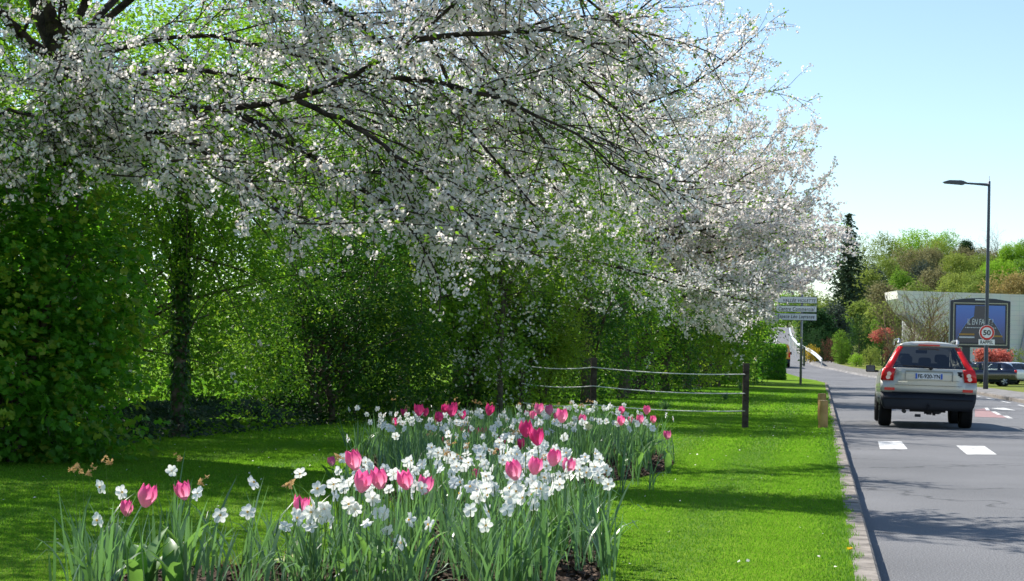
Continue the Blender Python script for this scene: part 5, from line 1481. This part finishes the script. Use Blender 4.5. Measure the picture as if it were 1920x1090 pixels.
def concretemat():
    m, nt, b, out = nodes_of('concrete_white')
    tc = nt.nodes.new('ShaderNodeTexCoord')
    mp = nt.nodes.new('ShaderNodeMapping'); mp.inputs['Rotation'].default_value = (R(90), 0, 0); nt.links.new(tc.outputs['Object'], mp.inputs[0])
    br = nt.nodes.new('ShaderNodeTexBrick'); br.inputs['Scale'].default_value = .6; br.inputs['Color1'].default_value = (.86, .82, .72, 1); br.inputs['Color2'].default_value = (.89, .85, .75, 1); br.inputs['Mortar'].default_value = (.70, .68, .64, 1); br.inputs['Mortar Size'].default_value = .012; br.offset = 0
    nt.links.new(mp.outputs[0], br.inputs['Vector'])
    ns = nt.nodes.new('ShaderNodeTexNoise'); ns.inputs['Scale'].default_value = .8; nt.links.new(tc.outputs['Object'], ns.inputs['Vector'])
    mx = nt.nodes.new('ShaderNodeMix'); mx.data_type = 'RGBA'; mx.blend_type = 'MULTIPLY'; mx.inputs[0].default_value = .25
    nt.links.new(br.outputs['Color'], mx.inputs[6]); nt.links.new(ns.outputs['Color'], mx.inputs[7]); nt.links.new(mx.outputs[2], b.inputs['Base Color'])
    b.inputs['Roughness'].default_value = .85
    return m
M['concrete_white'] = concretemat()
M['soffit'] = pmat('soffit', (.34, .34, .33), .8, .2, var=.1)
M['blue_glass'] = pmat('blue_glass', (.18, .22, .28), .1, .6)
ND = 150.
def bp(px, py): q = P(px, py, ND); return q[0], q[2]
hall = thing('white_hall', 'white concrete hall with a flat roof and slanting cut-away end, behind the billboard', 'building', (38, ND, float(hz(ND))))
ho = np.array(hall.location)
face = [bp(1682, 545), bp(1960, 554), bp(1960, 716), bp(1852, 702), bp(1765, 637), bp(1700, 583), bp(1684, 560)]
MB().prism([(x - ho[0], z - ho[2]) for x, z in face][::-1], 0, 5).build('wall', M['concrete_white'], hall)
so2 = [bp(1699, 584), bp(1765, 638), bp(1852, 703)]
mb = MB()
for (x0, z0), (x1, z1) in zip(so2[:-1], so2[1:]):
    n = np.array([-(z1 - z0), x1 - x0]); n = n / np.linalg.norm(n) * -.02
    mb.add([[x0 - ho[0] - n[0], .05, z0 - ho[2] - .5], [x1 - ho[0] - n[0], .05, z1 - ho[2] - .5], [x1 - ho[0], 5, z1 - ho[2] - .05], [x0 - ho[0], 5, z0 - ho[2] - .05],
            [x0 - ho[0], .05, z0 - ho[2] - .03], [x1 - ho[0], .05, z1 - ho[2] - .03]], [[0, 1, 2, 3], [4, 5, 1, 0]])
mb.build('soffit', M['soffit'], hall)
x0 = P(1697, 600, 156)[0]; x1 = P(1850, 600, 156)[0]; z1 = P(1697, 572, 156)[2]
MB().box(((x0 + x1) / 2 - ho[0], 7, z1 / 2 - ho[2] / 2), (x1 - x0, .4, z1)).build('back_wall', M['white_paint'], hall)
q = [bp(1925, 590), bp(1960, 590), bp(1960, 716), bp(1900, 716)]
MB().prism([(x - ho[0], z - ho[2]) for x, z in q][::-1], -.35, -.05).build('glazed_panel', M['blue_glass'], hall)

# ------------------------------------------------------------------ far vegetation
V_ = {}
def vmat(key, c1, c2, t, tr=.35):
    V_[key] = leafmat('leaf_' + key, c1, c2, t, tr, .7, .1)
vmat('bright', (.20, .38, .03), (.30, .50, .04), (.36, .58, .04))
vmat('green', (.12, .24, .03), (.20, .34, .04), (.26, .44, .04))
vmat('olive', (.20, .26, .05), (.31, .36, .07), (.32, .40, .07))
vmat('brown', (.20, .185, .09), (.30, .27, .13), (.28, .27, .11), .3)
vmat('slate', (.05, .075, .06), (.09, .11, .085), (.08, .11, .06), .2)
vmat('tan', (.32, .25, .09), (.42, .34, .13), (.4, .3, .1), .3)
vmat('dark', (.018, .06, .02), (.04, .10, .03), (.05, .12, .02), .25)
vmat('conifer', (.045, .08, .05), (.08, .12, .07), (.08, .12, .05), .2)
vmat('mossy', (.14, .20, .04), (.24, .30, .06), (.28, .38, .06))
vmat('red', (.50, .12, .09), (.66, .24, .19), (.65, .2, .14))
vmat('maroon', (.10, .04, .03), (.18, .07, .045), (.15, .06, .04), .2)
vmat('gold', (.45, .30, .02), (.55, .40, .04), (.5, .35, .03))
def far_tree(px, py, wpx, D, key, label, hgt=None, name='hill_tree', cat='tree', group='trees on the wooded hill', n=None, z0=None, seed=None, twig=20, low=False):
    topp = P(px, py, D); w = wpx / F * D / 2
    x = topp[0]
    gz = float(hz(D) + .12 + (hill(x, D) if z0 is None else 0))
    if z0 is not None: gz = z0
    h = max(topp[2] - gz, 1.2 * w, 1.0)
    rz = min(h * .5, max(w * .95, h * .36)); zc = topp[2] - rz
    if cat == 'shrub' or low:
        rz = h * .55; zc = gz + h * .47
    sd = seed if seed is not None else int(px * 7 + py)
    rng = np.random.default_rng(sd)
    bl = [(x, D, zc, w, w, rz)]
    for _ in range(7):
        a = rng.uniform(0, 6.28); q = rng.uniform(.3, .62); k = rng.uniform(.4, .62)
        bl.append((x + math.cos(a) * w * q, D + math.sin(a) * w * q, zc + rng.uniform(-.5, .55) * rz, w * k, w * k, rz * k))
    ls = max(.32, w * .085) if D > 170 else max(.10, w * .06)
    nn = n or 1250
    return leafy(name, label, cat, (x, D, gz - .1), bl, V_[key], nn, 6, ls, ls * 2.2, sd, max(.06, w * .05), max(.4, zc - gz), shell=.72, shape='leaf', group=group, twigs=twig, droop=0, flat=.5, fresh=0)
hill_list = [
    (1622, 438, 58, 400, 'olive', 'olive green tree on the hill top beside the spruce'), (1668, 438, 62, 410, 'mossy', 'brownish olive tree on the crest left of the bright green one'),
    (1716, 431, 84, 420, 'bright', 'largest bright green tree on the crest of the hill'), (1768, 437, 54, 425, 'bright', 'bright green tree on the crest right of the largest'), (1752, 450, 66, 405, 'olive', 'olive tree in front of the two bright crest trees'),
    (1812, 450, 26, 430, 'dark', 'small dark tree alone on the skyline'), (1806, 464, 62, 420, 'brown', 'brown budding tree on the skyline'), (1845, 466, 56, 430, 'brown', 'second brown budding tree on the skyline, by the lamp post'),
    (1897, 458, 46, 420, 'bright', 'bright green tree on the crest at the right'), (1930, 452, 50, 425, 'green', 'green tree on the crest at the right edge'), (1706, 468, 80, 370, 'brown', 'broad grey-brown tree in the middle of the hill'),
    (1794, 478, 62, 360, 'olive', 'round olive tree standing out below the skyline'), (1842, 478, 66, 365, 'mossy', 'mossy green tree below the brown skyline trees'), (1872, 490, 76, 350, 'bright', 'wide yellow-green tree behind the lamp post'),
    (1921, 488, 60, 355, 'green', 'green tree on the slope at the right edge'), (1731, 490, 42, 350, 'slate', 'dark blue-green tree in the middle of the hill'), (1690, 508, 50, 300, 'green', 'green tree low on the slope'), (1752, 503, 60, 310, 'brown', 'brown tree low on the slope above the hall'),
    (1664, 480, 60, 350, 'mossy', 'mossy tree on the left slope'), (1640, 498, 48, 320, 'slate', 'dark tree on the left slope behind the spruce'), (1625, 505, 52, 260, 'olive', 'yellow olive tree at the left foot of the hill'), (1655, 532, 60, 240, 'brown', 'brown bushy tree at the left foot of the hill'),
    (1800, 512, 70, 300, 'olive', 'olive tree low on the slope, centre'), (1840, 508, 60, 290, 'mossy', 'mossy tree low on the slope by the lamp post'), (1888, 512, 92, 240, 'tan', 'golden tan thicket above the hall roof'), (1945, 515, 70, 245, 'tan', 'golden tan thicket at the right edge above the hall'),
    (1720, 530, 60, 250, 'mossy', 'mossy tree just above the left roof corner'), (1780, 528, 60, 255, 'olive', 'olive tree just above the hall roof'), (1832, 530, 60, 250, 'mossy', 'mossy tree above the roof, left of the tan thicket'),
    (1600, 540, 60, 250, 'olive', 'olive tree between the cherry crown and the hill foot'), (1600, 480, 50, 420, 'mossy', 'mossy tree on the crest behind the spruce'), (1690, 545, 50, 200, 'brown', 'brown twiggy bush left of the roof corner'),
    (1560, 560, 60, 260, 'mossy', 'mossy tree behind the farthest cherry tree'), (1570, 600, 50, 180, 'green', 'green bushy tree behind the guard rail'), (1620, 570, 55, 190, 'mossy', 'mossy bush tree left of the bare trees'), (1650, 580, 46, 180, 'olive', 'olive bush tree next to the bare trees'),
    (1745, 465, 50, 395, 'brown', 'brown tree between the olive and the bright crest trees'), (1690, 450, 60, 415, 'olive', 'olive tree at the left shoulder of the largest bright tree'), (1870, 470, 50, 425, 'brown', 'grey-brown tree on the skyline right of the lamp post'),
    (1507, 538, 60, 600, 'mossy', 'mossy tree at the top of the far road, right side'), (1448, 534, 80, 610, 'green', 'green tree at the top of the far road'), (1478, 542, 56, 600, 'bright', 'bright bush at the road crest'), (1420, 585, 50, 420, 'mossy', 'mossy tree left of the far road'), (1530, 556, 60, 285, 'mossy', 'mossy tree on the right bank of the climbing road'), (1513, 574, 44, 330, 'green', 'green tree on the right bank near the top of the climbing road'),
]
for px, py, w, D, key, lab in hill_list:
    far_tree(px, py, w, D, key, lab, low=D > 500 or 280 < D < 331 and px < 1540)
# spruce
sx = P(1592, 402, 230); gz = float(hz(230) + hill(sx[0], 230))
rng = np.random.default_rng(77)
spr = thing('spruce_tree', 'dark spruce with a pointed tip rising beside the farthest cherry', 'tree', (sx[0], 230, gz))
Hs = sx[2] - gz
mb = MB(); tk = MB(); tk.tube([[0, 0, 0], [0, 0, Hs * .98]], [.3, .03], 8)
for t in np.linspace(.18, .99, 34):
    rad = min(2.8, (1 - t) * Hs * .36 + .2)
    for k in range(11):
        a = rng.uniform(0, 6.28); L = rad * rng.uniform(.6, 1.15)
        n = max(5, int(L * 9)); s_q = np.linspace(.1, 1, n)
        p = np.stack([np.cos(a) * L * s_q, np.sin(a) * L * s_q, t * Hs - .22 * L * s_q + .1 * L * s_q ** 3], -1) + rng.normal(size=(n, 3)) * .12
        mb.add(*scatter(LEAF_V, LEAF_F, p, frames(np.array([0, 0, 1.]) + rng.normal(size=p.shape) * .5, rng), rng.uniform(.35, .65, n)))
mb.build('crown', V_['conifer'], spr); tk.build('trunk', M['bark'], spr)
# roadside shrubs beyond the road
def shrub(px, ytop, wpx, D, key, label, name='roadside_shrub', n=950, seed=None):
    return far_tree(px, ytop, wpx, D, key, label, name=name, cat='shrub', group=None, n=n, seed=seed, twig=12)
shrub(1540, 612, 50, 165, 'dark', 'dark green shrub behind the guard rail')
shrub(1535, 585, 60, 172, 'dark', 'large dark bush mass behind the bend of the guard rail')
shrub(1566, 578, 50, 176, 'slate', 'dark slate bush behind the golden shrub')
shrub(1520, 648, 30, 158, 'gold', 'small golden yellow shrub by the guard rail', n=250)
shrub(1560, 636, 36, 158, 'maroon', 'low brown shrub at the end of the guard rail', n=250)
shrub(1579, 622, 34, 150, 'green', 'green conical shrub right of the guard rail', 'conifer_shrub')
shrub(1612, 588, 46, 152, 'dark', 'tall dark green conifer bush on the verge', 'conifer_shrub', 1200)
shrub(1638, 600, 34, 156, 'green', 'pale flecked laurel bush behind the tall dark one')
shrub(1606, 664, 26, 144, 'bright', 'small yellow-green bush at the foot of the dark conifer', n=250)
shrub(1633, 650, 30, 142, 'olive', 'olive bush in front of the red-topped shrub', n=300)
shrub(1678, 640, 36, 144, 'maroon', 'maroon brown bush between the red shrub and the car')
shrub(1868, 652, 66, 121, 'dark', 'dark green hedge shrub under the billboard', n=500)
shrub(1905, 655, 40, 123, 'mossy', 'mossy shrub at the right under the hall wall', n=300)
def photinia(px, ytop, wpx, D, label, seed, low='dark'):
    r = far_tree(px, ytop + 6, wpx, D, low, label, name='photinia_shrub', cat='shrub', group=None, n=450, seed=seed, twig=12)
    rng = np.random.default_rng(seed + 1); o = np.array(r.location)
    tp = P(px, ytop, D); w = wpx / F * D / 2
    bl = [(tp[0] + rng.uniform(-.6, .6) * w, D - .3 * w + rng.uniform(-.3, .3), tp[2] - rng.uniform(.2, .5) * w, w * .40, w * .40, w * .30) for _ in range(5)]
    (V, Fc), _p = foliage(rng, bl, 420, 5, .16, .4, .6, .4)
    MB().add(V - o, Fc).build('young_shoots', V_['red'], r)
    return r
photinia(1655, 620, 44, 146, 'photinia shrub with red young leaves on the verge left of the car', 901)
photinia(1848, 661, 34, 113, 'left red-leaved shrub behind the parked cars', 903)
photinia(1872, 664, 36, 113.5, 'right red-leaved shrub behind the parked cars', 905)
# bare twiggy trees in front of the hall
def bare_tree(px, ybase, ytop, wpx, D, label, seed, col='bark_grey', onhill=False):
    rng = np.random.default_rng(seed); b = P(px, ybase, D); h = P(px, ytop, D)[2] - b[2]; w = wpx / F * D / 2
    gz = float(hz(D)) + .12 + (float(hill(b[0], D)) if onhill else 0)
    r = thing('bare_tree', label, 'tree', (b[0], D, gz), group=None)
    h = P(px, ytop, D)[2] - gz
    tk = MB(); lf = []
    for s in range(7):
        a = rng.uniform(0, 6.28); d = np.array([math.cos(a) * .45, math.sin(a) * .45, 1])
        q = shoot(rng, (rng.normal() * .1, rng.normal() * .1, 0), d, h * rng.uniform(.75, 1.02), 10, -.1, .1)
        tk.tube(q, np.linspace(.07, .015, 10), 5)
        for i in range(2, 10):
            for _ in range(3):
                d2 = unit(q[min(i + 1, 9)] - q[i - 1]) + perp(rng, np.array([0, 0, 1.])) * .7
                w2 = shoot(rng, q[i], d2, h * rng.uniform(.15, .32), 6, -.1, .12); tk.tube(w2, np.linspace(.022, .008, 6), 3, caps=False)
                for k in range(1, 6):
                    d3 = unit(w2[k] - w2[k - 1]) + rng.normal(size=3) * .5
                    w3 = shoot(rng, w2[k], d3, h * rng.uniform(.05, .12), 3, 0, .1); tk.tube(w3, np.linspace(.012, .006, 3), 3, caps=False); lf.append(w3[-1]); lf.append(w3[1])
    tk.build('trunk', M[col], r)
    lf = np.array(lf); lf = lf[rng.uniform(size=len(lf)) < .5]
    MB().add(*scatter(LEAF_V, LEAF_F, lf, frames(rng.normal(size=lf.shape), rng), rng.uniform(.08, .16, len(lf)))).build('buds', V_['olive'], r)
    return r
M['twig_tan'] = pmat('twig_tan', (.20, .15, .09), .9, .1)
bare_tree(1722, 690, 545, 80, 128, 'bare twiggy tree in front of the white hall, left of the billboard', 951, 'twig_tan')
bare_tree(1755, 690, 570, 50, 126, 'smaller bare tree right beside the billboard', 952, 'twig_tan')
bare_tree(1690, 690, 560, 60, 135, 'bare twiggy tree at the left corner of the white hall', 953, 'twig_tan')
bare_tree(1880, 560, 440, 50, 430, 'thin leafless tree on the hill skyline at the right', 954, 'bark_grey', True)
# clipped hedge by the road
rng = np.random.default_rng(960)
c0 = P(1424, 684, 112); c1 = P(1470, 684, 112); zt = P(1450, 647, 112)[2]; gz = lz(c0[0], 112)
hd = thing('clipped_hedge', 'box-shaped clipped green hedge beside the road, in front of the yellow van', 'hedge', ((c0[0] + c1[0]) / 2, 112, gz))
hw, hh = (c1[0] - c0[0]) / 2, zt - gz
n = 9000
p = rng.uniform(-1, 1, (n, 3)); ax_ = rng.integers(0, 3, n); sg = rng.choice([-1, 1], n)
p[np.arange(n), ax_] = sg * rng.uniform(.86, 1.02, n); p[:, 2] = p[:, 2] * .5 + .5
pos = p * np.array([hw, .9, hh])
V, Fc = scatter(LEAF_V, LEAF_F, pos, frames(unit(p - np.array([0, 0, .5])) + rng.normal(size=pos.shape) * .7, rng), rng.uniform(.09, .16, n))
MB().add(V, Fc).build('foliage', M['maple_leaf'], hd)
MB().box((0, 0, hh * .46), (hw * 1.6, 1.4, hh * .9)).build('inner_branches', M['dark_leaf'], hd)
